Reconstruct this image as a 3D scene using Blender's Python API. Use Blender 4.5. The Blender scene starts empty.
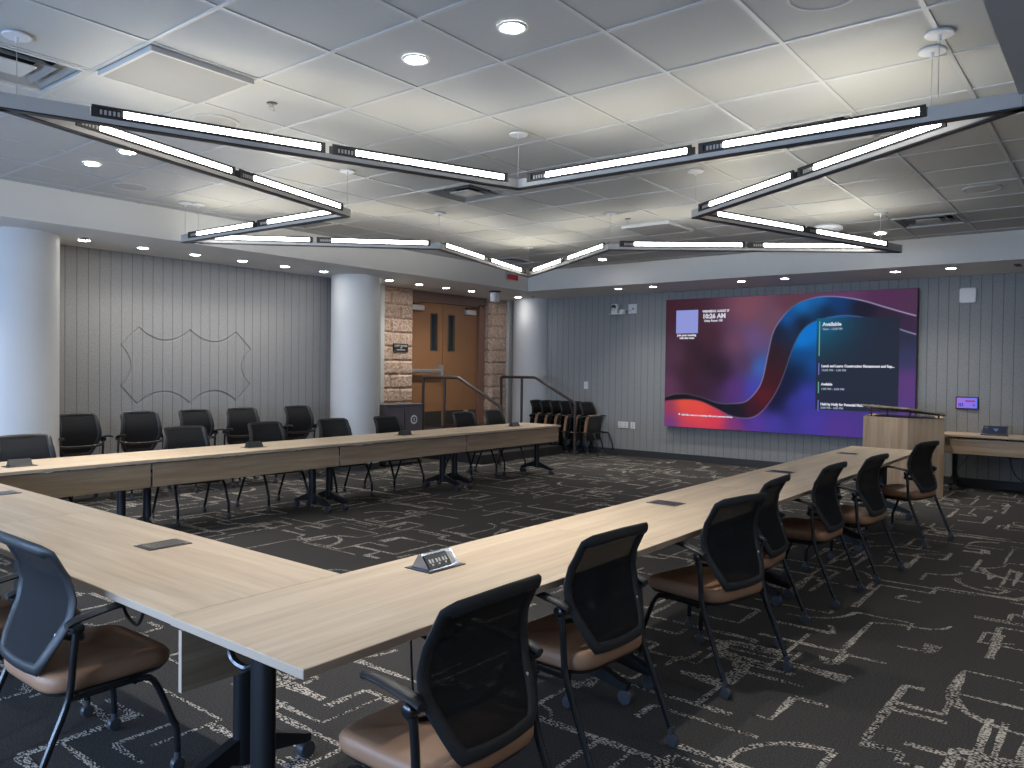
import bpy, bmesh, math, random
import numpy as np
from mathutils import Vector, Matrix
random.seed(7)
PI=math.pi
scene=bpy.context.scene
COL=scene.collection

# ------------------------------------------------------------------ helpers
def lin(c):
    return tuple((x/12.92 if x<=.04045 else ((x+.055)/1.055)**2.4) for x in c)
def rgb(r,g,b): return lin((r/255,g/255,b/255))
class M: pass
def nodes(name):
    m=bpy.data.materials.new(name); m.use_nodes=True
    nt=m.node_tree; b=nt.nodes['Principled BSDF']
    return m,nt,b
def mat(name,col,rough=.5,metal=0,spec=.5,noise=0,nscale=40,bump=0,bscale=200,coat=0):
    m,nt,b=nodes(name)
    b.inputs['Roughness'].default_value=rough; b.inputs['Metallic'].default_value=metal
    b.inputs['Specular IOR Level'].default_value=spec
    if coat: b.inputs['Coat Weight'].default_value=coat
    b.inputs['Base Color'].default_value=(*col,1)
    tc=nt.nodes.new('ShaderNodeTexCoord')
    if noise:
        n=nt.nodes.new('ShaderNodeTexNoise'); n.inputs['Scale'].default_value=nscale; n.inputs['Detail'].default_value=6
        r=nt.nodes.new('ShaderNodeValToRGB')
        r.color_ramp.elements[0].position=.3; r.color_ramp.elements[1].position=.7
        r.color_ramp.elements[0].color=(*[c*(1-noise) for c in col],1)
        r.color_ramp.elements[1].color=(*[min(1,c*(1+noise)) for c in col],1)
        nt.links.new(tc.outputs['Object'],n.inputs['Vector']); nt.links.new(n.outputs['Fac'],r.inputs['Fac'])
        nt.links.new(r.outputs['Color'],b.inputs['Base Color'])
    if bump:
        n2=nt.nodes.new('ShaderNodeTexNoise'); n2.inputs['Scale'].default_value=bscale; n2.inputs['Detail'].default_value=3
        bp=nt.nodes.new('ShaderNodeBump'); bp.inputs['Strength'].default_value=bump; bp.inputs['Distance'].default_value=.01
        nt.links.new(tc.outputs['Object'],n2.inputs['Vector']); nt.links.new(n2.outputs['Fac'],bp.inputs['Height']); nt.links.new(bp.outputs['Normal'],b.inputs['Normal'])
    return m
def emis(name,col,strength):
    m,nt,b=nodes(name)
    b.inputs['Base Color'].default_value=(0,0,0,1);b.inputs['Specular IOR Level'].default_value=.1
    b.inputs['Emission Color'].default_value=(*col,1); b.inputs['Emission Strength'].default_value=strength
    return m
def link(name,bm,mats,parent=None,smooth=False,loc=None,rot=None):
    me=bpy.data.meshes.new(name)
    bmesh.ops.recalc_face_normals(bm,faces=bm.faces[:])
    bm.to_mesh(me); bm.free()
    if not isinstance(mats,(list,tuple)): mats=[mats]
    for m in mats: me.materials.append(m)
    if smooth:
        for p in me.polygons: p.use_smooth=True
        if smooth is not True: me.set_sharp_from_angle(angle=math.radians(smooth))
    o=bpy.data.objects.new(name,me); COL.objects.link(o)
    if parent is not None: o.parent=parent
    if loc: o.location=loc
    if rot: o.rotation_euler=rot
    return o
def thing(name,label,cat,loc=(0,0,0),rz=0,group=None):
    o=bpy.data.objects.new(name,None); COL.objects.link(o); o.empty_display_size=.1
    o.location=loc; o.rotation_euler=(0,0,rz); o['label']=label; o['category']=cat
    if group:o['group']=group
    return o
def tag(o,label,cat,group=None):
    o['label']=label;o['category']=cat
    if group:o['group']=group
    return o
def struct(name,bm,m,parent=None,smooth=False):
    o=link(name,bm,m,parent,smooth)
    if parent is None:o['kind']='structure'
    return o
def dup(root,loc,rz,label,group=None,sc=None):
    r=root.copy(); COL.objects.link(r); r.location=loc; r.rotation_euler=(0,0,rz); r['label']=label
    if group:r['group']=group
    if sc: r.scale=sc
    for ch in list(root.children):
        c=ch.copy(); COL.objects.link(c); c.parent=r
        for g in list(ch.children):
            d=g.copy(); COL.objects.link(d); d.parent=c
    return r
def NB(): return bmesh.new()
def box(bm,x0,x1,y0,y1,z0,z1,mi=0,mtx=None):
    v=[bm.verts.new(p) for p in((x0,y0,z0),(x1,y0,z0),(x1,y1,z0),(x0,y1,z0),(x0,y0,z1),(x1,y0,z1),(x1,y1,z1),(x0,y1,z1))]
    fs=[]
    for f in((0,3,2,1),(4,5,6,7),(0,1,5,4),(1,2,6,5),(2,3,7,6),(3,0,4,7)):
        q=bm.faces.new([v[i] for i in f]); q.material_index=mi; fs.append(q)
    if mtx is not None:
        for a in v:a.co=mtx@a.co
    return v,fs
def bbox(bm,x0,x1,y0,y1,z0,z1,b=.004,seg=2,mi=0,mtx=None):
    """bevelled box"""
    v,fs=box(bm,x0,x1,y0,y1,z0,z1,mi)
    es=list({e for f in fs for e in f.edges})
    r=bmesh.ops.bevel(bm,geom=es,offset=b,segments=seg,affect='EDGES',profile=.5)
    vs={q for f in r['faces'] for q in f.verts}|{q for q in v if q.is_valid}
    for f in r['faces']:
        f.material_index=mi
    if mtx is not None:
        for a in vs:a.co=mtx@a.co
def prism(bm,poly,z0,z1,mi=0,axis='z',mtx=None):
    def P(a,b,c): return (a,b,c) if axis=='z' else ((a,c,b) if axis=='y' else (c,a,b))
    lo=[bm.verts.new(P(x,y,z0)) for x,y in poly]; hi=[bm.verts.new(P(x,y,z1)) for x,y in poly]
    n=len(poly)
    bm.faces.new(lo[::-1]).material_index=mi; bm.faces.new(hi).material_index=mi
    for i in range(n):
        bm.faces.new((lo[i],lo[(i+1)%n],hi[(i+1)%n],hi[i])).material_index=mi
    if mtx is not None:
        for a in lo+hi:a.co=mtx@a.co
def lathe(bm,prof,c=(0,0,0),n=24,mi=0,axis='z',cap=True):
    rings=[]
    for r,z in prof:
        ring=[]
        for i in range(n):
            a=2*PI*i/n; p=(r*math.cos(a),r*math.sin(a),z)
            if axis=='x':p=(p[2],p[0],p[1])
            if axis=='y':p=(p[0],p[2],p[1])
            ring.append(bm.verts.new((p[0]+c[0],p[1]+c[1],p[2]+c[2])))
        rings.append(ring)
    for a,b in zip(rings,rings[1:]):
        for i in range(n): bm.faces.new((a[i],a[(i+1)%n],b[(i+1)%n],b[i])).material_index=mi
    if cap:
        bm.faces.new(rings[0][::-1]).material_index=mi; bm.faces.new(rings[-1]).material_index=mi
def tube(bm,path,r,n=8,mi=0,closed=False,rb=None,up=None):
    """swept ellipse: r along binormal, rb along 'up'"""
    rb=rb or r
    P=[Vector(p) for p in path]; N=len(P); rings=[]
    prev=None
    for i,p in enumerate(P):
        a=P[(i-1)%N] if (closed or i>0) else P[i]; b=P[(i+1)%N] if (closed or i<N-1) else P[i]
        t1=(p-a).normalized() if (p-a).length>1e-9 else (b-p).normalized()
        t2=(b-p).normalized() if (b-p).length>1e-9 else t1
        t=(t1+t2).normalized()
        k=1/max(.5,math.sqrt(max(0,(1+t1.dot(t2))/2)))
        if up is not None: u=Vector(up)
        elif prev is not None: u=prev
        else: u=Vector((0,0,1)) if abs(t.z)<.9 else Vector((1,0,0))
        s=t.cross(u).normalized(); u=s.cross(t).normalized(); prev=u
        rings.append([bm.verts.new(p+s*(r*k*math.cos(2*PI*j/n))+u*(rb*math.sin(2*PI*j/n))) for j in range(n)])
    M_=N if closed else N-1
    for i in range(M_):
        A=rings[i];B=rings[(i+1)%N]
        for j in range(n): bm.faces.new((A[j],A[(j+1)%n],B[(j+1)%n],B[j])).material_index=mi
    if not closed:
        bm.faces.new(rings[0][::-1]).material_index=mi;bm.faces.new(rings[-1]).material_index=mi
def smoothpath(pts,k=4,closed=False):
    """catmull-rom"""
    P=[Vector(p) for p in pts];n=len(P);out=[]
    rng=range(n) if closed else range(n-1)
    for i in rng:
        g=lambda j:P[j%n] if closed else P[max(0,min(n-1,j))]
        a,b,c,d=g(i-1),g(i),g(i+1),g(i+2)
        for j in range(k):
            t=j/k
            out.append(.5*((2*b)+(c-a)*t+(2*a-5*b+4*c-d)*t*t+(3*b-a-3*c+d)*t**3))
    if not closed: out.append(P[-1])
    return out
def layers(bm,outline,lay,mi=0):
    """outline [(x,y)], lay [(z,inset scale)] stacked smooth solid"""
    cx=sum(p[0] for p in outline)/len(outline);cy=sum(p[1] for p in outline)/len(outline)
    rings=[]
    for z,s,*f in lay:
        rings.append([bm.verts.new((cx+(x-cx)*s,cy+(y-cy)*s,(z(x,y) if callable(z) else z))) for x,y in outline])
    n=len(outline)
    for a,b in zip(rings,rings[1:]):
        for i in range(n): bm.faces.new((a[i],a[(i+1)%n],b[(i+1)%n],b[i])).material_index=mi
    bm.faces.new(rings[0][::-1]).material_index=mi;bm.faces.new(rings[-1]).material_index=mi
def roundrect(x0,x1,y0,y1,r,n=5):
    out=[]
    for cx,cy,a0 in((x1-r,y1-r,0),(x0+r,y1-r,90),(x0+r,y0+r,180),(x1-r,y0+r,270)):
        for i in range(n+1):
            a=math.radians(a0+90*i/n); out.append((cx+r*math.cos(a),cy+r*math.sin(a)))
    return out
def basis(P,Q):
    """matrix with x axis P->Q (horizontal), origin P"""
    d=(Vector(Q)-Vector(P)); d.normalize()
    z=Vector((0,0,1)); y=z.cross(d).normalized()
    m=Matrix((d,y,z)).transposed().to_4x4(); m.translation=Vector(P); return m
def text_mesh(s,size,m,parent,name,origin,uvec,vvec,depth=.001,bold=0,align='LEFT'):
    """flat lettering with origin at the baseline start, running along uvec, upright along vvec"""
    cu=bpy.data.curves.new(name,'FONT'); cu.body=s; cu.size=size; cu.extrude=depth; cu.offset=bold; cu.align_x=align
    cu.resolution_u=3
    t=bpy.data.objects.new('tmp_text',cu); COL.objects.link(t)
    dg=bpy.context.evaluated_depsgraph_get(); dg.update()
    me=bpy.data.meshes.new_from_object(t.evaluated_get(dg)); me.name=name
    COL.objects.unlink(t); bpy.data.objects.remove(t); bpy.data.curves.remove(cu)
    u=Vector(uvec).normalized();v=Vector(vvec).normalized();w=u.cross(v)
    mm=Matrix((u,v,w)).transposed().to_4x4(); mm.translation=Vector(origin)
    me.transform(mm); me.materials.clear(); me.materials.append(m)
    o=bpy.data.objects.new(name,me); COL.objects.link(o); o.parent=parent
    return o

# ------------------------------------------------------------------ dimensions
H=1.56; XW=12.54; YL=9.83; ZS=2.948; ZC=3.291; XS=11.09; YS=8.416
XN=-2.4; YR=-2.6; YB=.455
TG=.675; GX=2.1; GY=1.47   # ceiling grid

# ------------------------------------------------------------------ materials
def wood(name,c1,c2,axis=0,rough=.45,sc=1.0):
    m,nt,b=nodes(name); L=nt.links; N=nt.nodes.new
    tc=N('ShaderNodeTexCoord'); mp=N('ShaderNodeMapping'); s=[9*sc,9*sc,9*sc]; s[axis]=.55*sc
    mp.inputs['Scale'].default_value=s
    n=N('ShaderNodeTexNoise'); n.inputs['Scale'].default_value=1.6; n.inputs['Detail'].default_value=7; n.inputs['Roughness'].default_value=.62; n.inputs['Distortion'].default_value=.5
    r=N('ShaderNodeValToRGB'); r.color_ramp.elements[0].position=.3; r.color_ramp.elements[1].position=.68
    r.color_ramp.elements[0].color=(*c1,1); r.color_ramp.elements[1].color=(*c2,1)
    mp2=N('ShaderNodeMapping'); s2=[120,120,120]; s2[axis]=3; mp2.inputs['Scale'].default_value=s2
    n2=N('ShaderNodeTexNoise'); n2.inputs['Scale'].default_value=1.0; n2.inputs['Detail'].default_value=2
    mx=N('ShaderNodeMix'); mx.data_type='RGBA'; mx.blend_type='MULTIPLY'; mx.inputs['Factor'].default_value=.16
    r2=N('ShaderNodeValToRGB'); r2.color_ramp.elements[0].position=.35; r2.color_ramp.elements[0].color=(.55,.5,.45,1); r2.color_ramp.elements[1].position=.55
    L.new(tc.outputs['Object'],mp.inputs['Vector']);L.new(mp.outputs['Vector'],n.inputs['Vector']);L.new(n.outputs['Fac'],r.inputs['Fac'])
    L.new(tc.outputs['Object'],mp2.inputs['Vector']);L.new(mp2.outputs['Vector'],n2.inputs['Vector']);L.new(n2.outputs['Fac'],r2.inputs['Fac'])
    L.new(r.outputs['Color'],mx.inputs['A']);L.new(r2.outputs['Color'],mx.inputs['B']);L.new(mx.outputs['Result'],b.inputs['Base Color'])
    b.inputs['Roughness'].default_value=rough; b.inputs['Specular IOR Level'].default_value=.35
    return m
WOOD=wood('oak_laminate',rgb(203,180,152),rgb(226,206,180))
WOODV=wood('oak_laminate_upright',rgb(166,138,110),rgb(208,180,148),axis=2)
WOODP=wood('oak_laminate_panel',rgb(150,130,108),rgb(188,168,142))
EDGE=mat('pale_edge_band',rgb(190,170,150),.5)
BLK=mat('black_powder_metal',(.010,.011,.013),.38,0,.5)
BLKM=mat('black_gloss_metal',(.012,.013,.015),.22,.0,.6)
PLAST=mat('black_moulded_plastic',(.020,.021,.023),.45,bump=.15,bscale=400)
RUB=mat('dark_rubber',(.03,.03,.035),.6)
WHEEL=mat('grey_caster_wheel',(.05,.055,.065),.4)
HUB=mat('pale_caster_hub',(.30,.32,.34),.4)
LEATH=mat('tan_leather',rgb(160,122,94),.45,noise=.10,nscale=6,bump=.12,bscale=350)
SILV=mat('brushed_aluminium',(.44,.42,.39),.5,.1)
DARKH=mat('dark_lamp_housing',(.035,.033,.032),.4,.3)
CHROME=mat('chrome',(.30,.34,.42),.12,1)  # dark bluish tint puts the blue reflection into the base colour
BRONZE=mat('dark_bronze_plate',(.10,.088,.08),.28,.7)
WHITEP=mat('white_plastic',(.72,.73,.74),.4)
WHITEC=mat('white_painted_metal',(.66,.67,.68),.4)
CEILW=mat('off_white_ceiling_fitting',rgb(184,184,181),.6)
PAINT=mat('white_wall_paint',rgb(196,197,196),.6,noise=.015,nscale=3)
COLP=mat('column_paint',rgb(205,207,208),.55,noise=.015,nscale=3)
SOFF=mat('soffit_paint',rgb(214,212,206),.65,noise=.015,nscale=3)
BASEB=mat('dark_rubber_baseboard',rgb(52,54,58),.55)
RAILM=mat('dark_brown_rail_paint',rgb(66,56,52),.4,noise=.1)
DOORM=mat('brown_door_paint',rgb(150,108,74),.5,noise=.04,nscale=5)
FRAMEM=mat('brown_frame_paint',rgb(140,106,92),.5,noise=.04,nscale=5)
KICK=mat('dark_kick_plate',rgb(86,84,80),.35,.6)
GLASSD=mat('dark_door_glass',(.02,.03,.035),.06,0,.8)
BLACKC=mat('black_cable',(.01,.01,.011),.5)
STEPM=mat('black_step_rubber',(.018,.018,.02),.6)
LENS=emis('lit_lamp_diffuser',(1.0,.985,.95),11.0)
UPL=emis('lit_upper_diffuser',(1.0,.93,.77),7.6)
LAMP=emis('lit_downlight_lens',(1.0,.97,.92),30.0)

# mesh fabric, slightly see-through
def meshfab(name,alpha):
    m,nt,b=nodes(name); b.inputs['Base Color'].default_value=(.013,.0135,.015,1); b.inputs['Roughness'].default_value=.8;b.inputs['Specular IOR Level'].default_value=.2
    tr=nt.nodes.new('ShaderNodeBsdfTransparent'); mx=nt.nodes.new('ShaderNodeMixShader'); mx.inputs['Fac'].default_value=alpha
    nt.links.new(tr.outputs[0],mx.inputs[1]);nt.links.new(b.outputs[0],mx.inputs[2])
    nt.links.new(mx.outputs[0],nt.nodes['Material Output'].inputs['Surface']); return m
MESHF=meshfab('black_chair_mesh',.98)

def feltmat(name,col,axis,pitch,phase,amt=.10):
    m,nt,b=nodes(name); L=nt.links;N=nt.nodes.new
    tc=N('ShaderNodeTexCoord'); sp=N('ShaderNodeSeparateXYZ'); L.new(tc.outputs['Object'],sp.inputs[0])
    a=N('ShaderNodeMath');a.operation='SUBTRACT';a.inputs[1].default_value=phase;L.new(sp.outputs[axis],a.inputs[0])
    d=N('ShaderNodeMath');d.operation='DIVIDE';d.inputs[1].default_value=pitch;L.new(a.outputs[0],d.inputs[0])
    pp=N('ShaderNodeMath');pp.operation='PINGPONG';pp.inputs[1].default_value=.5;L.new(d.outputs[0],pp.inputs[0])
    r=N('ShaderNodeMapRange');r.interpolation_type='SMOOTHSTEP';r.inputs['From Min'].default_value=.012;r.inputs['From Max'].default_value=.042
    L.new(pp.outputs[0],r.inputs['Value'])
    n=N('ShaderNodeTexNoise');n.inputs['Scale'].default_value=70;n.inputs['Detail'].default_value=6;n.inputs['Roughness'].default_value=.7
    cr=N('ShaderNodeValToRGB');cr.color_ramp.elements[0].position=.36;cr.color_ramp.elements[1].position=.66
    cr.color_ramp.elements[0].color=(*[c*(1-amt*2) for c in col],1);cr.color_ramp.elements[1].color=(*[c*(1+amt*2) for c in col],1)
    L.new(tc.outputs['Object'],n.inputs['Vector']);L.new(n.outputs['Fac'],cr.inputs['Fac'])
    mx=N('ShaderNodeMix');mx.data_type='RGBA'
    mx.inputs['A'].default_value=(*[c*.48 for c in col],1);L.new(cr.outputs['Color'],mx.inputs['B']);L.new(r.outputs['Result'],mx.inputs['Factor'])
    L.new(mx.outputs['Result'],b.inputs['Base Color'])
    bp=N('ShaderNodeBump');bp.inputs['Strength'].default_value=.5;bp.inputs['Distance'].default_value=.006
    L.new(r.outputs['Result'],bp.inputs['Height']);L.new(bp.outputs['Normal'],b.inputs['Normal'])
    b.inputs['Roughness'].default_value=.95;b.inputs['Specular IOR Level'].default_value=.1
    return m
FELT=feltmat('grey_grooved_felt',rgb(150,150,151),0,.132,3.954)
FELTS=feltmat('grey_grooved_felt_screen_wall',rgb(148,150,151),1,.1325,3.877,.08)

# ceiling tile
def tilemat():
    m,nt,b=nodes('white_ceiling_tile');L=nt.links;N=nt.nodes.new
    tc=N('ShaderNodeTexCoord');n=N('ShaderNodeTexNoise');n.inputs['Scale'].default_value=60;n.inputs['Detail'].default_value=5
    cr=N('ShaderNodeValToRGB');c=rgb(182,182,178);cr.color_ramp.elements[0].color=(*[x*.93 for x in c],1);cr.color_ramp.elements[1].color=(*c,1)
    L.new(tc.outputs['Object'],n.inputs['Vector']);L.new(n.outputs['Fac'],cr.inputs['Fac']);L.new(cr.outputs['Color'],b.inputs['Base Color'])
    b.inputs['Roughness'].default_value=.9;return m
TILE=tilemat()
GRID=mat('ceiling_grid_metal',rgb(180,181,180),.45)

# carpet
def carpetmat():
    m,nt,b=nodes('charcoal_carpet');L=nt.links;N=nt.nodes.new
    tc=N('ShaderNodeTexCoord');n=N('ShaderNodeTexNoise');n.inputs['Scale'].default_value=130;n.inputs['Detail'].default_value=4;n.inputs['Roughness'].default_value=.7
    cr=N('ShaderNodeValToRGB');cr.color_ramp.elements[0].position=.35;cr.color_ramp.elements[1].position=.72
    cr.color_ramp.elements[0].color=(*rgb(52,51,51),1);cr.color_ramp.elements[1].color=(*rgb(88,86,84),1)
    L.new(tc.outputs['Object'],n.inputs['Vector']);L.new(n.outputs['Fac'],cr.inputs['Fac']);L.new(cr.outputs['Color'],b.inputs['Base Color'])
    bp=N('ShaderNodeBump');bp.inputs['Strength'].default_value=.6;bp.inputs['Distance'].default_value=.006
    L.new(n.outputs['Fac'],bp.inputs['Height']);L.new(bp.outputs['Normal'],b.inputs['Normal'])
    b.inputs['Roughness'].default_value=.97;b.inputs['Specular IOR Level'].default_value=.08;return m
def strokemat():
    m,nt,b=nodes('pale_woven_carpet_stroke');L=nt.links;N=nt.nodes.new
    tc=N('ShaderNodeTexCoord');mp=N('ShaderNodeMapping');mp.inputs['Scale'].default_value=(150,60,60)
    vo=N('ShaderNodeTexVoronoi');vo.inputs['Scale'].default_value=1.0;vo.inputs['Randomness'].default_value=.75
    L.new(tc.outputs['Object'],mp.inputs['Vector']);L.new(mp.outputs['Vector'],vo.inputs['Vector'])
    nz=N('ShaderNodeTexNoise');nz.inputs['Scale'].default_value=3.2;nz.inputs['Detail'].default_value=4;L.new(tc.outputs['Object'],nz.inputs['Vector'])
    # yarn tufts: cell interiors pale, gaps dark; a broad noise wears the stroke thin in places
    ad=N('ShaderNodeMath');ad.operation='MULTIPLY_ADD';ad.inputs[1].default_value=.55;ad.inputs[2].default_value=.13;L.new(nz.outputs['Fac'],ad.inputs[0])
    lt=N('ShaderNodeMath');lt.operation='SUBTRACT';L.new(ad.outputs[0],lt.inputs[0]);L.new(vo.outputs['Distance'],lt.inputs[1])
    mr=N('ShaderNodeMapRange');mr.inputs['From Min'].default_value=-.16;mr.inputs['From Max'].default_value=.06;L.new(lt.outputs[0],mr.inputs['Value'])
    mx=N('ShaderNodeMix');mx.data_type='RGBA';mx.inputs['A'].default_value=(*rgb(54,53,53),1);mx.inputs['B'].default_value=(*rgb(204,197,186),1)
    L.new(mr.outputs['Result'],mx.inputs['Factor']);L.new(mx.outputs['Result'],b.inputs['Base Color'])
    b.inputs['Roughness'].default_value=.95;b.inputs['Specular IOR Level'].default_value=.08;return m
CARP=carpetmat();STROKE=strokemat()

# split-face stone
def stonemat():
    m,nt,b=nodes('split_face_stone');L=nt.links;N=nt.nodes.new
    tc=N('ShaderNodeTexCoord');n=N('ShaderNodeTexNoise');n.inputs['Scale'].default_value=22;n.inputs['Detail'].default_value=10;n.inputs['Roughness'].default_value=.8
    cr=N('ShaderNodeValToRGB');e=cr.color_ramp.elements;e[0].position=.3;e[1].position=.7
    e[0].color=(*rgb(140,116,102),1);e[1].color=(*rgb(232,214,198),1);q=e.new(.5);q.color=(*rgb(192,166,148),1)
    L.new(tc.outputs['Object'],n.inputs['Vector']);L.new(n.outputs['Fac'],cr.inputs['Fac']);L.new(cr.outputs['Color'],b.inputs['Base Color'])
    bp=N('ShaderNodeBump');bp.inputs['Strength'].default_value=.9;bp.inputs['Distance'].default_value=.02
    L.new(n.outputs['Fac'],bp.inputs['Height']);L.new(bp.outputs['Normal'],b.inputs['Normal'])
    b.inputs['Roughness'].default_value=.9;return m
STONE=stonemat()

# ------------------------------------------------------------------ camera
F=780.85; yaw,pitch,roll=map(math.radians,(38.2785,1.09827,-.72753))
f=Vector((math.cos(yaw)*math.cos(pitch),math.sin(yaw)*math.cos(pitch),-math.sin(pitch)))
r0=Vector((math.sin(yaw),-math.cos(yaw),0)); d0=f.cross(r0)
c_,s_=math.cos(roll),math.sin(roll)
rr=c_*r0+s_*d0; dd=-s_*r0+c_*d0
cam=bpy.data.cameras.new('camera'); cam.sensor_width=36; cam.lens=F/1024*36; cam.clip_start=.05
co=bpy.data.objects.new('camera',cam); COL.objects.link(co)
mm=Matrix((rr,-dd,-f)).transposed().to_4x4(); mm.translation=Vector((0,0,H)); co.matrix_world=mm
scene.camera=co

# ------------------------------------------------------------------ floor with carpet strokes
def build_floor():
    bm=NB()
    v=[bm.verts.new(p) for p in((XN,YR,0),(XW+.05,YR,0),(XW+.05,YL+.5,0),(XN,YL+.5,0))]
    bm.faces.new(v)
    box(bm,XN,XW+.05,YR,YL+.5,-.1,-.002)
    rnd=random.Random(21)
    k=[0]
    def ribbon(pts,w0,w1):
        k[0]+=1; z=.0012+(k[0]%60)*.00002
        P=[Vector((p[0],p[1],0)) for p in pts]; n=len(P);L=[];R=[]
        ph=rnd.uniform(0,9)
        for i,p in enumerate(P):
            a=P[max(0,i-1)];b=P[min(n-1,i+1)];t=(b-a).normalized();s=Vector((-t.y,t.x,0))
            w=(w0+(w1-w0)*i/(n-1))*(1+.18*math.sin(i*1.7+ph))
            L.append(bm.verts.new((p.x+s.x*w/2,p.y+s.y*w/2,z)));R.append(bm.verts.new((p.x-s.x*w/2,p.y-s.y*w/2,z)))
        for i in range(n-1):
            bm.faces.new((R[i],R[i+1],L[i+1],L[i])).material_index=1
    def seg(p,d,l):
        n=max(3,int(l/.07)); return [(p[0]+d[0]*l*i/n,p[1]+d[1]*l*i/n) for i in range(n+1)]
    def arc(p,d,rad,turn,ang):
        s=(-d[1]*turn,d[0]*turn); c=(p[0]+s[0]*rad,p[1]+s[1]*rad); out=[]
        n=max(4,int(ang/.16)); a0=math.atan2(p[1]-c[1],p[0]-c[0])
        for i in range(n+1):
            a=a0+turn*ang*i/n; out.append((c[0]+rad*math.cos(a),c[1]+rad*math.sin(a)))
        a=a0+turn*ang; return out,(-math.sin(a)*turn,math.cos(a)*turn)
    occ=set()
    def used(p):
        return (int(p[0]/.10),int(p[1]/.10)) in occ
    def mark(pts):
        for p in pts: occ.add((int(p[0]/.10),int(p[1]/.10)))
    cells=[(x,y) for x in np.arange(.2,XW,.36) for y in np.arange(-1.2,9.7,.36)]
    rnd.shuffle(cells)
    W=(.018,.024,.032,.045,.07,.11)
    for cx,cy in cells:
        p=(cx+rnd.uniform(-.17,.17),cy+rnd.uniform(-.17,.17))
        if used(p): continue
        d=rnd.choice(((1,0),(-1,0),(0,1),(0,-1)))
        w=rnd.choice(W[:4])
        for s in range(rnd.choice((2,2,3,3,4,5))):
            w2=rnd.choice(W) if s%2 else rnd.choice(W[:4])
            if rnd.random()<.13:
                pts,d2=arc(p,d,rnd.uniform(.12,.34),rnd.choice((1,-1)),PI/2)
            else:
                pts=seg(p,d,rnd.choice((.16,.24,.34,.5,.7)));d2=d
            if any(used(q) for q in pts[2:]) and s: 
                pts=pts[:max(2,len(pts)//2)]
            if not all(XN<q[0]<XW-.02 and -2.5<q[1]<YL-.02 for q in pts): break
            ribbon(pts,w,w2);mark(pts);w=w2;p=pts[-1]
            if d2==d:
                d=(-d[1],d[0]) if rnd.random()<.5 else (d[1],-d[0])
            else: d=d2
    for gx in np.arange(.3,XW-.2,.22):
        for gy in np.arange(-2.2,9.6,.22):
            if any((int(gx/.10)+a,int(gy/.10)+b) in occ for a in(-2,-1,0,1,2) for b in(-2,-1,0,1,2)): continue
            p=(gx,gy);d=rnd.choice(((1,0),(-1,0),(0,1),(0,-1)))
            for q in range(rnd.choice((1,2,2))):
                pts=seg(p,d,rnd.choice((.2,.3,.42)))
                if not all(XN<q_[0]<XW-.02 and -2.5<q_[1]<YL-.02 for q_ in pts): break
                ribbon(pts,rnd.choice(W[:4]),rnd.choice(W));mark(pts);p=pts[-1];d=(-d[1],d[0])
    struct('floor',bm,[CARP,STROKE])
build_floor()

# ------------------------------------------------------------------ walls
# screen wall, left felt wall (with carved emblem), stone entry, near wall with windows, right wall
bm=NB();box(bm,XW,XW+.15,YR,YL+.4,0,ZC+.2);struct('wall_far',bm,FELTS)
bm=NB();box(bm,XW-.015,XW,YR,YL,0,.115);struct('baseboard_far',bm,BASEB)
bm=NB();box(bm,XN,XW,YR-.15,YR,0,ZC+.2);struct('wall_right',bm,PAINT)
bm=NB();box(bm,XN,9.0,YL+.02,YL+.2,0,ZC+.2);struct('wall_left',bm,PAINT)
bm=NB();box(bm,3.5,8.6,YL-.012,YL,0,.115);struct('baseboard_left',bm,BASEB)
bm=NB();box(bm,12.36,XW,YL+.02,YL+.2,0,ZC+.2);struct('wall_left_corner',bm,PAINT)

def emblem_paths():
    A=lambda p,q,sag,n=9:[(p[0]+(q[0]-p[0])*t,p[1]+(q[1]-p[1])*t-sag*4*t*(1-t)) for t in[i/n for i in range(n+1)]]
    V=lambda p,q,sag,n=9:[(p[0]+(q[0]-p[0])*t+sag*4*t*(1-t),p[1]+(q[1]-p[1])*t) for t in[i/n for i in range(n+1)]]
    S=lambda p,q:[p,((p[0]+q[0])/2,(p[1]+q[1])/2),q]
    return [S((4.60,1.80),(4.83,2.025)),A((4.83,2.025),(5.515,2.025),.155),A((5.515,2.025),(6.20,2.025),.15),S((6.20,2.025),(6.425,1.80)),
            V((6.425,1.80),(6.42,1.30),-.14),S((6.42,1.30),(6.20,1.07)),A((6.20,1.07),(5.515,1.05),-.15),A((5.515,1.05),(4.81,1.06),-.155),S((4.81,1.06),(4.60,1.29)),V((4.60,1.29),(4.60,1.80),.125)]
def felt_panel():
    # a felt panel whose emblem outline is cut as a groove
    bm=NB(); box(bm,3.3,8.9,YL,YL+.025,0,ZS+.1)
    o=struct('wall_left_felt_panel',bm,FELT)
    cb=NB()
    for pth in emblem_paths():
        P=[(x,YL,z) for x,z in pth]
        a,b=Vector(P[0]),Vector(P[1]);P[0]=tuple(a+(a-b).normalized()*.004)
        tube(cb,P,.013,n=6,rb=.014,up=(0,1,0))
    cut=link('emblem_cutter',cb,FELT)
    md=o.modifiers.new('groove','BOOLEAN');md.object=cut;md.operation='DIFFERENCE';md.solver='EXACT';md.use_self=True
    dg=bpy.context.evaluated_depsgraph_get();dg.update()
    me=bpy.data.meshes.new_from_object(o.evaluated_get(dg))
    o.modifiers.clear(); 
    if len(me.polygons)>20: o.data=me
    bpy.data.objects.remove(cut)
felt_panel()

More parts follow.
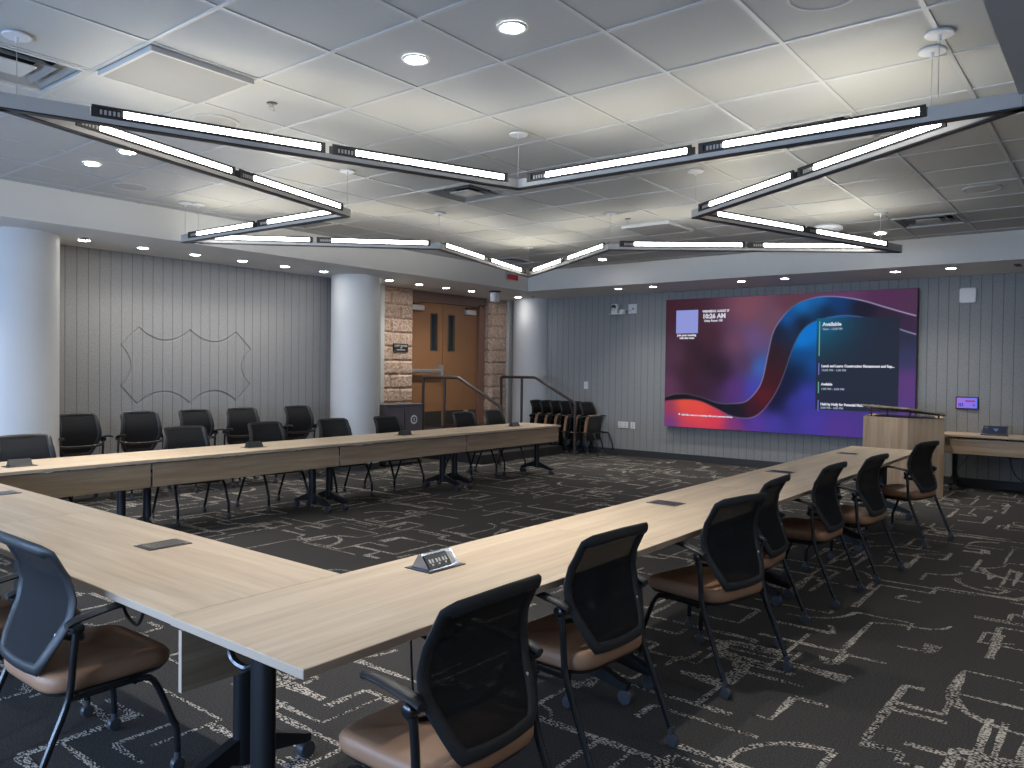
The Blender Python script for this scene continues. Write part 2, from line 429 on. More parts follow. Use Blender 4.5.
def stone_wall():
    rows=[(.24*i,.24*(i+1)) for i in range(13)]
    rr_=random.Random(5)
    def face(bm,ux0,ux1,fn,seed):
        """rough blocks over u range; fn(u,z,out)->xyz"""
        rg=random.Random(seed)
        for ri,(z0,z1) in enumerate(rows):
            z1=min(z1,ZS)
            if z0>=ZS: break
            cuts=[ux0];c=ux0+(.2 if ri%2 else .42)
            while c<ux1-.12: cuts.append(c);c+=.44
            cuts.append(ux1)
            for a,b in zip(cuts,cuts[1:]):
                nx=max(3,int((b-a)/.03));nz=8;g=.004;base=rg.uniform(0,.015)
                V=[[None]*(nz+1) for _ in range(nx+1)]
                for i in range(nx+1):
                    for j in range(nz+1):
                        e=min(i,nx-i,j,nz-j);h=0 if e==0 else base+.012+rg.uniform(0,.016)
                        V[i][j]=bm.verts.new(fn(a+g+(b-a-2*g)*i/nx,z0+g+(z1-z0-2*g)*j/nz,h))
                for i in range(nx):
                    for j in range(nz): bm.faces.new((V[i][j],V[i+1][j],V[i+1][j+1],V[i][j+1]))
    bm=NB(); box(bm,8.9,9.72,YL+.10,YL+.5,0,ZS); face(bm,9.0,9.73,lambda u,z,h:(u,YL+.10-h,z),1); face(bm,YL+.1,10.12,lambda u,z,h:(9.725+h*.4,u,z),2)
    struct('wall_left_stone_pier_near',bm,STONE)
    bm=NB(); box(bm,11.88,12.40,YL+.10,YL+.5,0,ZS); face(bm,11.87,12.41,lambda u,z,h:(u,YL+.10-h,z),3); face(bm,YL+.1,10.12,lambda u,z,h:(11.88-h,u,z),4)
    struct('wall_left_stone_pier_far',bm,STONE)
stone_wall()
bm=NB();box(bm,9.0,XW,10.28,10.45,0,ZC+.2);struct('wall_left_entry',bm,PAINT)
# header over doors
bm=NB();box(bm,9.6,12.0,10.02,10.3,2.80,ZS+.05);struct('trim_1',bm,mat('brown_header',rgb(118,96,86),.6))

# doors ---------------------------------------------------------------
DZ=.47
def doorleaf(name,x0,x1,hinge_left):
    bm=NB();z0,z1=DZ+.01,2.76
    lx=(x1-.30) if hinge_left else (x0+.16)
    gx0,gx1,gz0,gz1=lx,lx+.14,1.90,2.55
    if not hinge_left: pass
    # leaf made of four rails round the narrow glass
    box(bm,x0,gx0,10.10,10.145,z0,z1);box(bm,gx1,x1,10.10,10.145,z0,z1);box(bm,gx0,gx1,10.10,10.145,z0,gz0);box(bm,gx0,gx1,10.10,10.145,gz1,z1)
    d=struct(name,bm,DOORM)
    bm=NB();t=.022
    for a in((gx0-t,gx0,gz0-t,gz1+t),(gx1,gx1+t,gz0-t,gz1+t),(gx0,gx1,gz0-t,gz0),(gx0,gx1,gz1,gz1+t)): box(bm,a[0],a[1],10.092,10.1,a[2],a[3])
    link('glass_stop',bm,KICK,d)
    bm=NB();box(bm,gx0,gx1,10.118,10.126,gz0,gz1);link('glass_pane',bm,GLASSD,d)
    bm=NB();box(bm,x0+.03,x1-.02,10.092,10.1,z0+.02,z0+.28);link('kick_plate',bm,KICK,d)
    # closer
    cx=x0+.10 if hinge_left else x1-.40
    c=NB();bbox(c,cx,cx+.30,10.03,10.10,2.60,2.69,.008);cl=link('door_closer',c,mat('silver_closer',(.6,.6,.58),.35,.6),d)
    a=NB();tube(a,[(cx+.04,10.05,2.70),(cx+.20,9.99,2.735),(cx+.42,10.06,2.76)],.009);lathe(a,[(.018,2.69),(.018,2.73)],c=(cx+.04,10.05,0),n=10);link('closer_arm',a,BLK,cl)
    return d
d1=doorleaf('door_1',9.73,10.68,True)
# exit bar on the left leaf
bm=NB();bbox(bm,9.80,10.56,10.0,10.045,1.47,1.54,.012);pb=link('push_bar',bm,mat('satin_steel',(.62,.61,.58),.3,.8),d1)
bm=NB();bbox(bm,10.54,10.62,10.0,10.10,1.40,1.62,.012);link('latch_housing',bm,mat('satin_steel_end',(.68,.68,.66),.3,.8),pb)
d2=doorleaf('door_2',10.69,11.66,False)
bm=NB();box(bm,11.28,11.40,10.085,10.092,.60,.76);link('notice_plate',bm,SILV,d2)
bm=NB();t=.2
box(bm,11.66,11.87,10.06,10.2,DZ,2.86);box(bm,9.68,9.73,10.06,10.2,DZ,2.86);box(bm,9.68,11.87,10.06,10.2,2.77,2.87)
bbox(bm,11.66,11.69,10.03,10.07,DZ,2.80,.004)
struct('trim_2',bm,FRAMEM)

# ceiling ---------------------------------------------------------------
VENTS=[(-1,5),(5,5),(11,0),(5,0),(11,9),(5,9)]
def build_ceiling():
    bm=NB()
    holes={(i,j) for i,j in VENTS}
    i0=int((XN-GX)//TG);i1=int((XS-GX)/TG)+1;j0=int((YB-GY)//TG)-1;j1=int((YS-GY)/TG)+1
    for i in range(i0,i1+1):
        for j in range(j0,j1+1):
            if (i,j) in holes: continue
            x0,x1=GX+TG*i,GX+TG*(i+1);y0,y1=GY+TG*j,GY+TG*(j+1)
            x1=min(x1,XS);y1=min(y1,YS);y0=max(y0,YB);x0=max(x0,XN)
            if x1<=x0 or y1<=y0: continue
            v=[bm.verts.new(p) for p in((x0,y0,ZC+.006),(x0,y1,ZC+.006),(x1,y1,ZC+.006),(x1,y0,ZC+.006))]
            bm.faces.new(v)
    for i in range(i0,i1+1):
        x=GX+TG*i
        if XN<x<XS: box(bm,x-.0125,x+.0125,YB,YS,ZC,ZC+.03,1)
    for j in range(j0,j1+2):
        y=GY+TG*j
        if YB<y<YS: box(bm,XN,XS,y-.0125,y+.0125,ZC+.0005,ZC+.03,1)
    # slab above
    box(bm,XN,XW+.1,YR,YL+.5,ZC+.35,ZC+.45)
    struct('ceiling',bm,[TILE,GRID])
    # soffits: wall-side drop along the left wall and the screen wall, plus the deep beam on the right
    bm=NB();box(bm,XN,XW,YS,YL+.5,ZS,ZC+.34);box(bm,XS,XW,YR,YS,ZS,ZC+.34)
    struct('ceiling_soffit',bm,SOFF)
    bm=NB();box(bm,XN,XS,YR,YB,ZS,ZC+.34);struct('ceiling_bulkhead',bm,mat('grey_bulkhead_paint',rgb(168,168,166),.7))
build_ceiling()

# near wall with unseen low windows behind the camera, inferred from the bluish daylight
def near_wall():
    wins=[(1.0,2.6),(3.2,4.8),(5.4,7.0),(7.5,8.9)]
    bm=NB();ys=[YR]+[a for w in wins for a in w]+[YL+.2]
    for a,b in zip(ys[::2],ys[1::2]): box(bm,XN-.15,XN,a,b,0,ZC+.2)
    for a,b in wins: box(bm,XN-.15,XN,a,b,0,.5);box(bm,XN-.15,XN,a,b,1.95,ZC+.2)
    struct('wall_near',bm,PAINT)
    for i,(a,b) in enumerate(wins):
        bm=NB()
        for q in((a,a+.05,.5,1.95),(b-.05,b,.5,1.95),(a+.05,b-.05,.5,.55),(a+.05,b-.05,1.9,1.95),((a+b)/2-.02,(a+b)/2+.02,.55,1.9)):
            box(bm,XN-.10,XN-.04,q[0],q[1],q[2],q[3])
        struct('window_%d'%(i+1),bm,WHITEC)
        L=bpy.data.lights.new('daylight','AREA');L.shape='RECTANGLE';L.size=1.15;L.size_y=b-a-.1;L.energy=DAY;L.color=(.42,.63,1.0)
        o=bpy.data.objects.new('window_daylight',L);COL.objects.link(o);o.location=(XN-.2,(a+b)/2,1.2)
        o.rotation_euler=(0,-PI/2+math.radians(22),0)
DAY=58
near_wall()
# round columns standing under the soffit
def column(x,y,r,label,n=64):
    bm=NB();lathe(bm,[(r,0),(r,ZS)],n=n)
    o=link('column',bm,COLP,None,30);o.location=(x,y,0);tag(o,label,'column','round white columns');
    b=NB();lathe(b,[(r+.012,0),(r+.012,.1)],n=n);link('column_base',b,BASEB,o,30)
    return o
column(3.28,9.36,.40,'large round white column at the left edge of the photo beside the grey grooved wall')
column(7.955,9.36,.373,'round white column between the grey grooved wall and the stone pier')
column(12.53,9.40,.375,'round white column in the far corner beside the stacked chairs')

# ------------------------------------------------------------------ ceiling fittings
def vent(i,j,label,kind=0):
    x,y=GX+TG*(i+.5),GY+TG*(j+.5)
    t=thing('ceiling_vent',label,'vent',(x,y,ZC),0,'square ceiling air vents')
    bm=NB();h=TG/2-.012;a=.025
    for q in((-h,h,-h,-h+a),(-h,h,h-a,h),(-h,-h+a,-h+a,h-a),(h-a,h,-h+a,h-a)): box(bm,*q,-.006,.03)
    link('frame',bm,CEILW,t)
    bm=NB();box(bm,-h,h,-h,h,.22,.23);
    for q in((-h,h,-h,-h+.004),(-h,h,h-.004,h),(-h,-h+.004,-h,h),(h-.004,h,-h,h)): box(bm,*q,.03,.22)
    link('duct_box',bm,mat('dark_duct',(.03,.03,.032),.7),t)
    for k,(s0,z0,s1,z1) in enumerate(((.285,.005,.215,.05),(.20,.0,.135,.045))):
        bm=NB()
        o_=[bm.verts.new((sx*s0,sy*s0,z0)) for sx,sy in((-1,-1),(1,-1),(1,1),(-1,1))]
        n_=[bm.verts.new((sx*s1,sy*s1,z1)) for sx,sy in((-1,-1),(1,-1),(1,1),(-1,1))]
        for e in range(4): bm.faces.new((o_[e],o_[(e+1)%4],n_[(e+1)%4],n_[e]))
        bmesh.ops.solidify(bm,geom=bm.faces[:],thickness=.004)
        link('louvre_cone',bm,CEILW,t)
    bm=NB();bbox(bm,-.12,.12,-.12,.12,-.002,.008,.003);link('centre_plate',bm,CEILW,t)
VL=['square ceiling air vent at the left edge, above the star light tip',
    'square air vent in the ceiling behind the nearest inner angle of the star light',
    'square ceiling air vent near the far right tip of the star light',
    'square ceiling air vent just above the long right beam of the star light',
    'square air vent in the far left ceiling corner above the exit sign',
    'square air vent in the ceiling above the left arms of the star light']
for (i,j),l in zip(VENTS,VL): vent(i,j,l)

def flatpanel(x,y,label):
    t=thing('ceiling_panel',label,'panel',(x,y,ZC),0,'flat ceiling panels')
    bm=NB();h=TG/2-.02
    for q in((-h,h,-h,-h+.018),(-h,h,h-.018,h),(-h,-h+.018,-h+.018,h-.018),(h-.018,h,-h+.018,h-.018)): box(bm,*q,-.03,.0)
    link('panel_frame',bm,CEILW,t)
    bm=NB();box(bm,-h+.018,h-.018,-h+.018,h-.018,-.026,-.004);link('panel_face',bm,mat('grey_white_panel_cloth',rgb(146,145,142),.8),t)
flatpanel(GX+TG*.5,GY+TG*4.5,'flat white square panel hanging just under the ceiling at upper left')
flatpanel(GX+TG*9.5,GY+TG*4.5,'flat square ceiling panel far off above the middle of the room')

def speaker(x,y,label):
    t=thing('ceiling_speaker',label,'speaker',(x,y,ZC+.006),0,'round ceiling speakers')
    bm=NB();lathe(bm,[(.165,0),(.165,-.008),(.150,-.011),(.143,-.006)],n=36,cap=False);link('rim',bm,CEILW,t,40)
    bm=NB();lathe(bm,[(.143,-.001),(.143,-.006),(.02,-.008)],n=36);link('grille',bm,mat('speaker_grille',rgb(172,170,166),.8,noise=.1,nscale=300),t,40)
for x,y,l in((3.066,5.142,'round ceiling speaker behind the upper left beam of the star light'),(3.69,7.698,'round ceiling speaker near the left soffit'),
             (3.70,1.13,'large round ceiling speaker at the top edge of the photo'),(8.43,1.11,'round ceiling speaker at the right below the star light tip')): speaker(x,y,l)
def dome(x,y,label):
    t=thing('wireless_dome',label,'wireless access point',(x,y,ZC+.002))
    bm=NB();lathe(bm,[(.15,0),(.17,-.02),(.165,-.045),(.13,-.062),(.03,-.066)],n=32);link('cover',bm,WHITEP,t,40)
    bm=NB();lathe(bm,[(.12,.004),(.12,-.004)],n=24);link('mount_plate',bm,CEILW,t)
dome(9.536,2.815,'white round dome unit on the ceiling inside the right side of the star light')
def sprinkler(x,y,z,label,g='sprinkler heads'):
    t=thing('sprinkler',label,'sprinkler',(x,y,z),0,g)
    bm=NB();lathe(bm,[(.035,0),(.035,-.006),(.02,-.010)],n=18);link('escutcheon',bm,BRONZE,t,40)
    bm=NB();lathe(bm,[(.009,-.008),(.009,-.03)],n=10);tube(bm,[(.012,0,-.02),(.018,0,-.035),(.003,0,-.052)],.003,6);tube(bm,[(-.012,0,-.02),(-.018,0,-.035),(-.003,0,-.052)],.003,6);link('nozzle',bm,SILV,t)
    bm=NB();lathe(bm,[(.022,-.052),(.022,-.055)],n=14);link('deflector',bm,SILV,t)
sprinkler(3.08,4.48,ZC+.005,'sprinkler head on the ceiling next to the hanging square panel')
sprinkler(7.84,4.53,ZC+.005,'sprinkler head on the ceiling in the middle distance')
sprinkler(3.86,9.085,ZS,'sprinkler head under the left soffit beside the first column')
sprinkler(11.867,8.885,ZS,'sprinkler head under the soffit in the far corner')

# ------------------------------------------------------------------ recessed downlights
LS=3.6
def downlight(x,y,z,label,group,power,first=[None]):
    if first[0] is None:
        t=thing('downlight',label,'light',(x,y,z),0,group)
        bm=NB();lathe(bm,[(.068,.001),(.078,.0),(.078,-.006),(.070,-.008),(.058,-.004),(.055,.0)],n=28,cap=False);link('trim_ring',bm,WHITEC,t,50)
        bm=NB();lathe(bm,[(.056,-.0035),(.05,-.008),(.02,-.010)],n=24);link('lamp_lens',bm,LAMP,t,60)
        first[0]=t
    else: t=dup(first[0],(x,y,z),0,label,group)
    L=bpy.data.lights.new('spot_beam','SPOT');L.energy=power*LS;L.color=(1,.95,.88);L.spot_size=math.radians(125);L.spot_blend=1;L.shadow_soft_size=.06
    o=bpy.data.objects.new('spot_beam',L);COL.objects.link(o);o.location=(x,y,z-.02)
for x,y,l in((3.12,2.49,'recessed downlight at the top of the photo, the right one of the nearest pair'),(3.12,3.18,'recessed downlight at the top of the photo, the left one of the nearest pair'),
             (3.07,6.45,'recessed ceiling downlight on the left under the star beam, the upper of two'),(3.07,7.09,'recessed ceiling downlight on the left, the lower of two near the soffit'),
             (10.39,2.44,'recessed ceiling downlight beside the far right tip of the star light'),(10.48,6.50,'recessed ceiling downlight beyond the far arms of the star light')):
    downlight(x,y,ZC,l,'downlights in the tiled ceiling',20)
names=['above the first grey wall chair by the left column','second from the first column','third from the first column','fourth from the first column','fifth from the first column','above the fifth wall chair beside the second column']
for k in range(6): downlight(3.92+.665*k,9.24,ZS,'recessed downlight in the left soffit, '+names[k],'downlights in the left soffit',(1.6 if k==5 else (3 if k==0 else 7)))
for x,l in((8.56,'just right of the middle column'),(9.23,'above the stone pier and door sign'),(9.88,'above the left door leaf'),(10.54,'above the right door leaf'),(11.90,'beside the far corner column')):
    downlight(x,9.27,ZS,'recessed downlight in the left soffit '+l,'downlights in the left soffit',(1.6 if x>11.8 else (4 if x<9 else 7)))
for y,l in((6.83,'left of the screen, above the wall camera'),(6.18,'above the left edge of the screen'),(4.67,'above the screen centre left'),(4.01,'above the screen centre right'),(2.51,'above the right edge of the screen'),(1.845,'above the small white wall box')):
    downlight(11.545,y,ZS,'recessed downlight in the screen wall soffit '+l,'downlights in the screen wall soffit',6)
# unseen spots: rows continued, plus a right-hand row added to brighten table edges
for x,y in((-.6,2.49),(-.6,6.45),(1.9,9.24),(.5,9.24),(1.2,-1.1),(3.4,-1.1),(5.6,-1.1),(7.8,-1.1)):
    L=bpy.data.lights.new('spot_beam','SPOT');L.energy=40;L.color=(1,.95,.88);L.spot_size=math.radians(125);L.spot_blend=1;L.shadow_soft_size=.06
    o=bpy.data.objects.new('spot_beam',L);COL.objects.link(o);o.location=(x,y,ZS-.05)

# ------------------------------------------------------------------ star pendant light
def star():
    T=dict(A=(1.545,4.655),B=(4.625,.440),C=(9.316,1.996),D=(8.977,6.817),E=(4.45,8.064),
           I1=(4.552,3.56),I2=(6.285,2.97),I3=(7.43,4.514),I4=(6.348,6.073),I5=(4.519,5.446))
    edges=[('A','I1'),('A','I5'),('B','I1'),('B','I2'),('C','I2'),('C','I3'),('D','I3'),('D','I4'),('E','I4'),('E','I5')]
    ZB=2.885
    t=thing('pendant_light','large star-shaped pendant of silver beams with white light strips hanging below the tiled ceiling','pendant light',(5.8,4.4,2.885))
    o3=Vector((5.8,4.4,ZB)); W=.028;Hh=.090
    for a,b in edges:
        P=Vector((*T[a],ZB))-o3;Q=Vector((*T[b],ZB))-o3;L=(Q-P).length;m=basis(P,Q)
        bm=NB();e=.015
        s0={'A':.42,'B':.42,'C':.26,'D':.15,'E':.12}[a]; s1=L*.972-.01
        # silver extrusion: lower fin for the whole length, full-height box at both ends
        box(bm,-e,L+e,-W,W,.004,.030,mtx=m);box(bm,-e,s0,-W,W,.030,.080,mtx=m);box(bm,s1,L+e,-W,W,.030,.066,mtx=m)
        box(bm,s0,s1,-.006,.006,.034,.040,mtx=m)
        box(bm,-e,L+e,-W+.003,W-.003,-.004,.004,1,mtx=m)
        link('beam',bm,[SILV,DARKH],t)
        n=2;g=.03;ml=(s1-s0-g)/n
        for k in range(n):
            x0=s0+k*(ml+g)+.008;x1=x0+ml-.016
            bm=NB()
            z0,z1=.031,Hh+.006;dl=.16;f0=.0135
            for sg in(-1,1):
                y0,y1=sorted((sg*(W-.006),sg*(W+.004)))
                box(bm,x0,x1,y0,y1,z0,z0+f0,mtx=m);box(bm,x0,x1,y0,y1,z1-f0,z1,mtx=m)
                box(bm,x0,x0+.03,y0,y1,z0+f0,z1-f0,mtx=m);box(bm,x1-.03,x1,y0,y1,z0+f0,z1-f0,mtx=m)
            box(bm,x0,x1,-W+.008,W-.008,z0+.006,z1-.012,mtx=m)
            hs=link('light_housing',bm,DARKH,t)
            bm=NB()
            for sg in(-1,1):
                y0,y1=sorted((sg*(W-.012),sg*(W-.002)))
                box(bm,(x0+.03 if a in 'BC' else x0+dl),(x1-dl if a in 'BC' else x1-.03),y0,y1,z0+f0,z1-f0,mtx=m)
            link('light_strip',bm,LENS,hs)
            bm=NB();box(bm,x0+.05,x1-.05,-W+.012,W-.012,z1-.011,z1-.004,mtx=m);link('upper_light_strip',bm,UPL,hs)
            bm=NB()
            for sg in(-1,1):
                y=sg*(W-.003)
                for q in range(5):
                    xx=(x1-.15 if a in 'BC' else x0+.04)+q*.022;box(bm,xx,xx+.012,min(y,y-.008*sg),max(y,y-.008*sg),z0+.018,z1-.022,mtx=m)
            link('driver_clip',bm,SILV,hs)
    # cables and canopies
    cab=[(T[k][0]+(5.8-T[k][0])*f_,T[k][1]+(4.4-T[k][1])*f_) for k,f_ in(('A',.02),('C',.06),('D',.03),('I1',0),('I2',-.0),('I3',0),('I4',0),('I5',0))]
    cab+=[(4.465,.79),(4.68,.86),(4.40,7.95),(4.52,7.90)]
    for x,y in cab:
        bm=NB();tube(bm,[(x-5.8,y-4.4,Hh-.01),(x-5.8,y-4.4,ZC-ZB)],.0022,6);cb=link('hanging_cable',bm,SILV,t)
        bm=NB();lathe(bm,[(.066,ZC-ZB+.002),(.070,ZC-ZB-.006),(.066,ZC-ZB-.012)],c=(x-5.8,y-4.4,0),n=24)
        lathe(bm,[(.009,ZC-ZB-.012),(.009,ZC-ZB-.04)],c=(x-5.8,y-4.4,0),n=10);link('canopy',bm,WHITEC,cb,40)
star()

# ------------------------------------------------------------------ video wall
UP=[(0.02,0.061,62,32,44),(0.092,0.046,66,36,48),(0.374,0.086,128,78,92),(0.55,0.034,100,60,75),(0.724,0.005,100,60,100),(0.904,0.038,84,48,84),(0.989,0.096,80,50,80),(0.212,0.503,44,28,40),(0.15,0.40,52,32,44),(0.26,0.56,46,28,44),(0.12,0.56,58,34,46),(0.2,0.3,70,40,54),(0.047,0.444,80,50,70),(0.013,0.686,95,55,85),(0.322,0.349,110,70,95),(0.398,0.313,105,80,130),(0.425,0.53,60,105,190),(0.36,0.50,84,56,84),(0.4,0.67,70,70,180),(0.325,0.673,90,50,120),(0.156,0.68,60,35,55),(0.47,0.185,110,75,95)]
MID=[(0.05,0.765,25,20,28),(0.215,0.814,22,22,34),(0.326,0.845,25,25,40),(0.402,0.82,60,25,40),(0.433,0.743,92,28,40),(0.463,0.593,62,25,34),(0.482,0.426,48,26,36),(0.501,0.261,25,30,50),(0.531,0.17,20,90,170),(0.59,0.083,20,120,200),(0.658,0.052,20,110,190),(0.724,0.058,20,60,120),(0.591,0.21,25,25,40),(0.678,0.125,25,30,50),(0.816,0.117,30,28,45),(0.905,0.174,55,38,60),(0.99,0.237,60,42,70)]
LO=[(0.014,0.847,150,60,90),(0.098,0.822,240,85,60),(0.169,0.856,240,80,65),(0.238,0.919,225,60,80),(0.135,0.928,235,70,75),(0.027,0.967,110,60,130),(0.124,0.988,190,60,100),(0.327,0.959,130,55,120),(0.413,0.932,90,60,160),(0.37,0.888,60,50,140),(0.486,0.925,70,62,165),(0.485,0.777,20,22,48),(0.51,0.72,18,22,46),(0.548,0.57,12,24,52),(0.535,0.664,20,26,50),(0.566,0.772,60,60,165),(0.614,0.715,64,64,180),(0.593,0.445,10,70,130),(0.592,0.336,5,130,225),(0.631,0.265,10,120,215),(0.632,0.499,20,80,150),(0.731,0.955,85,55,145),(0.635,0.911,75,60,165),(0.976,0.613,95,60,125),(0.977,0.78,90,62,130),(0.97,0.446,55,58,95),(0.97,0.329,45,48,70),(0.727,0.445,30,50,80),(0.584,0.536,15,40,75)]
L1=[(0.001,0.771),(0.05,0.745),(0.11,0.742),(0.18,0.767),(0.249,0.802),(0.315,0.801),(0.369,0.781),(0.411,0.707),(0.437,0.613),(0.456,0.445),(0.476,0.278),(0.511,0.169),(0.56,0.081),(0.619,0.04),(0.677,0.027),(0.743,0.038),(0.816,0.068),(0.887,0.113),(0.947,0.151),(0.996,0.18)]
L2=[(0.002,0.798),(0.098,0.782),(0.169,0.793),(0.238,0.841),(0.305,0.894),(0.37,0.907),(0.413,0.885),(0.454,0.816),(0.494,0.703),(0.524,0.573),(0.553,0.408),(0.582,0.291),(0.611,0.229),(0.649,0.195),(0.706,0.171),(0.771,0.166),(0.87,0.206),(0.948,0.269),(0.997,0.301)]
def wallpaper(S,T):
    asp=16/9
    def cr(L):
        P=smoothpath([(x,y,0) for x,y in L],6);return np.array([(p.x,p.y) for p in P])
    c1,c2=cr(L1),cr(L2)
    def yat(c,s): return np.interp(s,c[:,0],c[:,1])
    def dist(c):
        d=np.full(S.shape,9.);
        for i in range(len(c)-1):
            a=c[i]*[asp,1];b=c[i+1]*[asp,1];ab=b-a;px=S*asp-a[0];py=T-a[1]
            t=np.clip((px*ab[0]+py*ab[1])/(ab@ab+1e-12),0,1);d=np.minimum(d,np.hypot(px-t*ab[0],py-t*ab[1]))
        return d
    def idw(L):
        acc=np.zeros(S.shape+(3,));w=np.zeros(S.shape)
        for s,t,r,g,b in L:
            k=1/(((S-s)*asp)**2+(T-t)**2+.004)**1.6
            acc+=k[...,None]*np.array([r,g,b]);w+=k
        return acc/w[...,None]
    y1,y2=yat(c1,S),yat(c2,S);d1,d2=dist(c1),dist(c2)
    sm=lambda x:1/(1+np.exp(-np.clip(x,-30,30)))
    sg1=np.where(T<y1,-d1,d1);sg2=np.where(T<y2,-d2,d2)
    a1=sm(sg1/.0025)[...,None];a2=sm(sg2/.0025)[...,None]
    C=idw(UP)*(1-a1)+(idw(MID)*(1-a2)+idw(LO)*a2)*a1
    w1=np.interp(S,[0,.15,.3,.42,.5,.56,.62,.8,1],[.25,.2,.3,.55,.45,.1,.3,.75,.85])
    w2=np.interp(S,[0,.2,.4,.5,.6,.7,.9,.93,1],[0,.15,.45,.35,.15,.25,.3,.7,.85])
    C+=(np.exp(-(d1/.0045)**2)*w1)[...,None]*(np.array([190,185,225])-C)
    C+=(np.exp(-(d2/.0045)**2)*w2)[...,None]*(np.array([180,170,220])-C)
    # agenda card
    px=np.clip(np.minimum.reduce([S-.647,.945-S])/.002,0,1)*np.clip(np.minimum.reduce([T-.178,.822-T])/.003,0,1)
    tl=np.exp(-(((S-.65)*asp)**2+(T-.17)**2)/.05)
    card=np.array([37,44,60])[None,None]*(1-tl[...,None])+np.array([18,98,130])*tl[...,None]
    C=C*(1-px[...,None]*.95)+card*px[...,None]*.95
    return np.clip(C,0,255)
SY0,SY1,SZ0,SZ1,SX=6.382,2.404,.597,2.797,12.42
def video_wall():
    t=thing('video_wall','large wide wall screen showing a dark ribbon picture and a meeting agenda','screen',(SX,(SY0+SY1)/2,SZ0))
    ox,oy,oz=t.location
    bm=NB();bbox(bm,0.004,.118,SY1-oy-.004,SY0-oy+.004,-.004,SZ1-SZ0+.004,.004);link('cabinet',bm,BLK,t)
    nx,ny=480,270
    me=bpy.data.meshes.new('display')
    s=np.linspace(0,1,nx+1);tt=np.linspace(0,1,ny+1);S,T=np.meshgrid(s,tt)
    Y=SY0+(SY1-SY0)*S-oy;Z=SZ1+(SZ0-SZ1)*T-oz
    co=np.stack([np.zeros_like(Y),Y,Z],-1).reshape(-1,3)
    idx=np.arange((nx+1)*(ny+1)).reshape(ny+1,nx+1)
    q=np.stack([idx[1:,:-1],idx[1:,1:],idx[:-1,1:],idx[:-1,:-1]],-1).reshape(-1,4)
    me.vertices.add(len(co));me.vertices.foreach_set('co',co.ravel())
    me.loops.add(q.size);me.loops.foreach_set('vertex_index',q.ravel())
    me.polygons.add(len(q));me.polygons.foreach_set('loop_start',np.arange(0,q.size,4));me.polygons.foreach_set('loop_total',np.full(len(q),4))
    me.update();me.validate()
    C=wallpaper(S,T)/255.;C=np.where(C<=.04045,C/12.92,((C+.055)/1.055)**2.4)
    ca=me.color_attributes.new('picture','FLOAT_COLOR','POINT')
    ca.data.foreach_set('color',np.concatenate([C.reshape(-1,3),np.ones((len(co),1))],1).ravel())
    m,nt,b=nodes('lit_display');a=nt.nodes.new('ShaderNodeAttribute');a.attribute_name='picture'
    b.inputs['Base Color'].default_value=(.003,.003,.003,1);b.inputs['Roughness'].default_value=.6;b.inputs['Specular IOR Level'].default_value=.1
    nt.links.new(a.outputs['Color'],b.inputs['Emission Color']);b.inputs['Emission Strength'].default_value=SCR
    me.materials.append(m);o=bpy.data.objects.new('display',me);COL.objects.link(o);o.parent=t
    WT=emis('lit_white_text',(.86,.86,1),.85*SCR);WD=emis('lit_dim_text',(.5,.58,.75),.62*SCR);GR=emis('lit_green_bar',rgb(100,170,150),SCR);PU=emis('lit_violet_bar',rgb(110,110,200),SCR);LAV=emis('lit_lavender_square',rgb(150,158,226),SCR)
    HW=SZ1-SZ0
    def P(s_,t_): return (-.003,SY0+(SY1-SY0)*s_-oy,SZ1-HW*t_-oz)
    def tx(st_,s_,t_,h,m_,bold=0,w=None):
        o_=text_mesh(st_,h*HW*1.40,m_,t,'screen_text',P(s_,t_),(0,-1,0),(0,0,1),.0004,bold)
        if w:
            xs=[v.co.y for v in o_.data.vertices];cur=max(xs)-min(xs);tgt=w*(SY0-SY1);y0=max(xs);k=tgt/cur
            for v in o_.data.vertices: v.co.y=y0+(v.co.y-y0)*k
        return o_
    tx('WEDNESDAY, AUGUST 27',.172,.108,.017,WT,.003,.121)
    tx('10:26 AM',.172,.153,.034,WT,.005,.099)
    tx('Unity Room 100',.180,.180,.017,WT,.002,.082)
    tx('Join your meeting',.056,.287,.015,WT,.003,.090);tx('with this room',.067,.309,.015,WT,.003,.070)
    tx('Available',.670,.233,.025,WT,.003,.071);tx('Now - 12:00 PM',.671,.262,.015,WD,.002,.072)
    tx('Lunch and Learn: Construction Management and Rep...',.669,.521,.017,WT,.003,.260);tx('12:00 PM - 1:00 PM',.669,.549,.014,WD,.002,.089)
    tx('Available',.669,.648,.017,WT,.003,.043);tx('1:00 PM - 2:00 PM',.669,.680,.014,WD,.002,.084)
    tx('Held by Holly for Potential Multi-City Meeting',.668,.788,.017,WT,.003,.222);tx('2:00 PM - 4:00 PM',.668,.812,.014,WD,.002,.084)
    tx('Add this room to a meeting with your personal device',.082,.909,.013,WT,.002,.232)
    def rect(s0,s1,t0,t1,m_,name):
        bm=NB();a=P(s0,t0);b_=P(s1,t1);box(bm,-.0035,-.0005,b_[1],a[1],b_[2],a[2]);link(name,bm,m_,t)
    rect(.657,.661,.20,.443,GR,'agenda_bar');rect(.657,.661,.493,.575,PU,'agenda_bar');rect(.657,.661,.624,.704,GR,'agenda_bar');rect(.657,.661,.752,.827,PU,'agenda_bar')
    rect(.050,.152,.085,.266,LAV,'pale_square')
    bm=NB();lathe(bm,[(.016,-.0005),(.016,-.003)],c=(0,0,0),n=14,axis='x');o_=link('screen_icon',bm,WT,t);o_.location=P(.072,.900)
SCR=.41
video_wall()

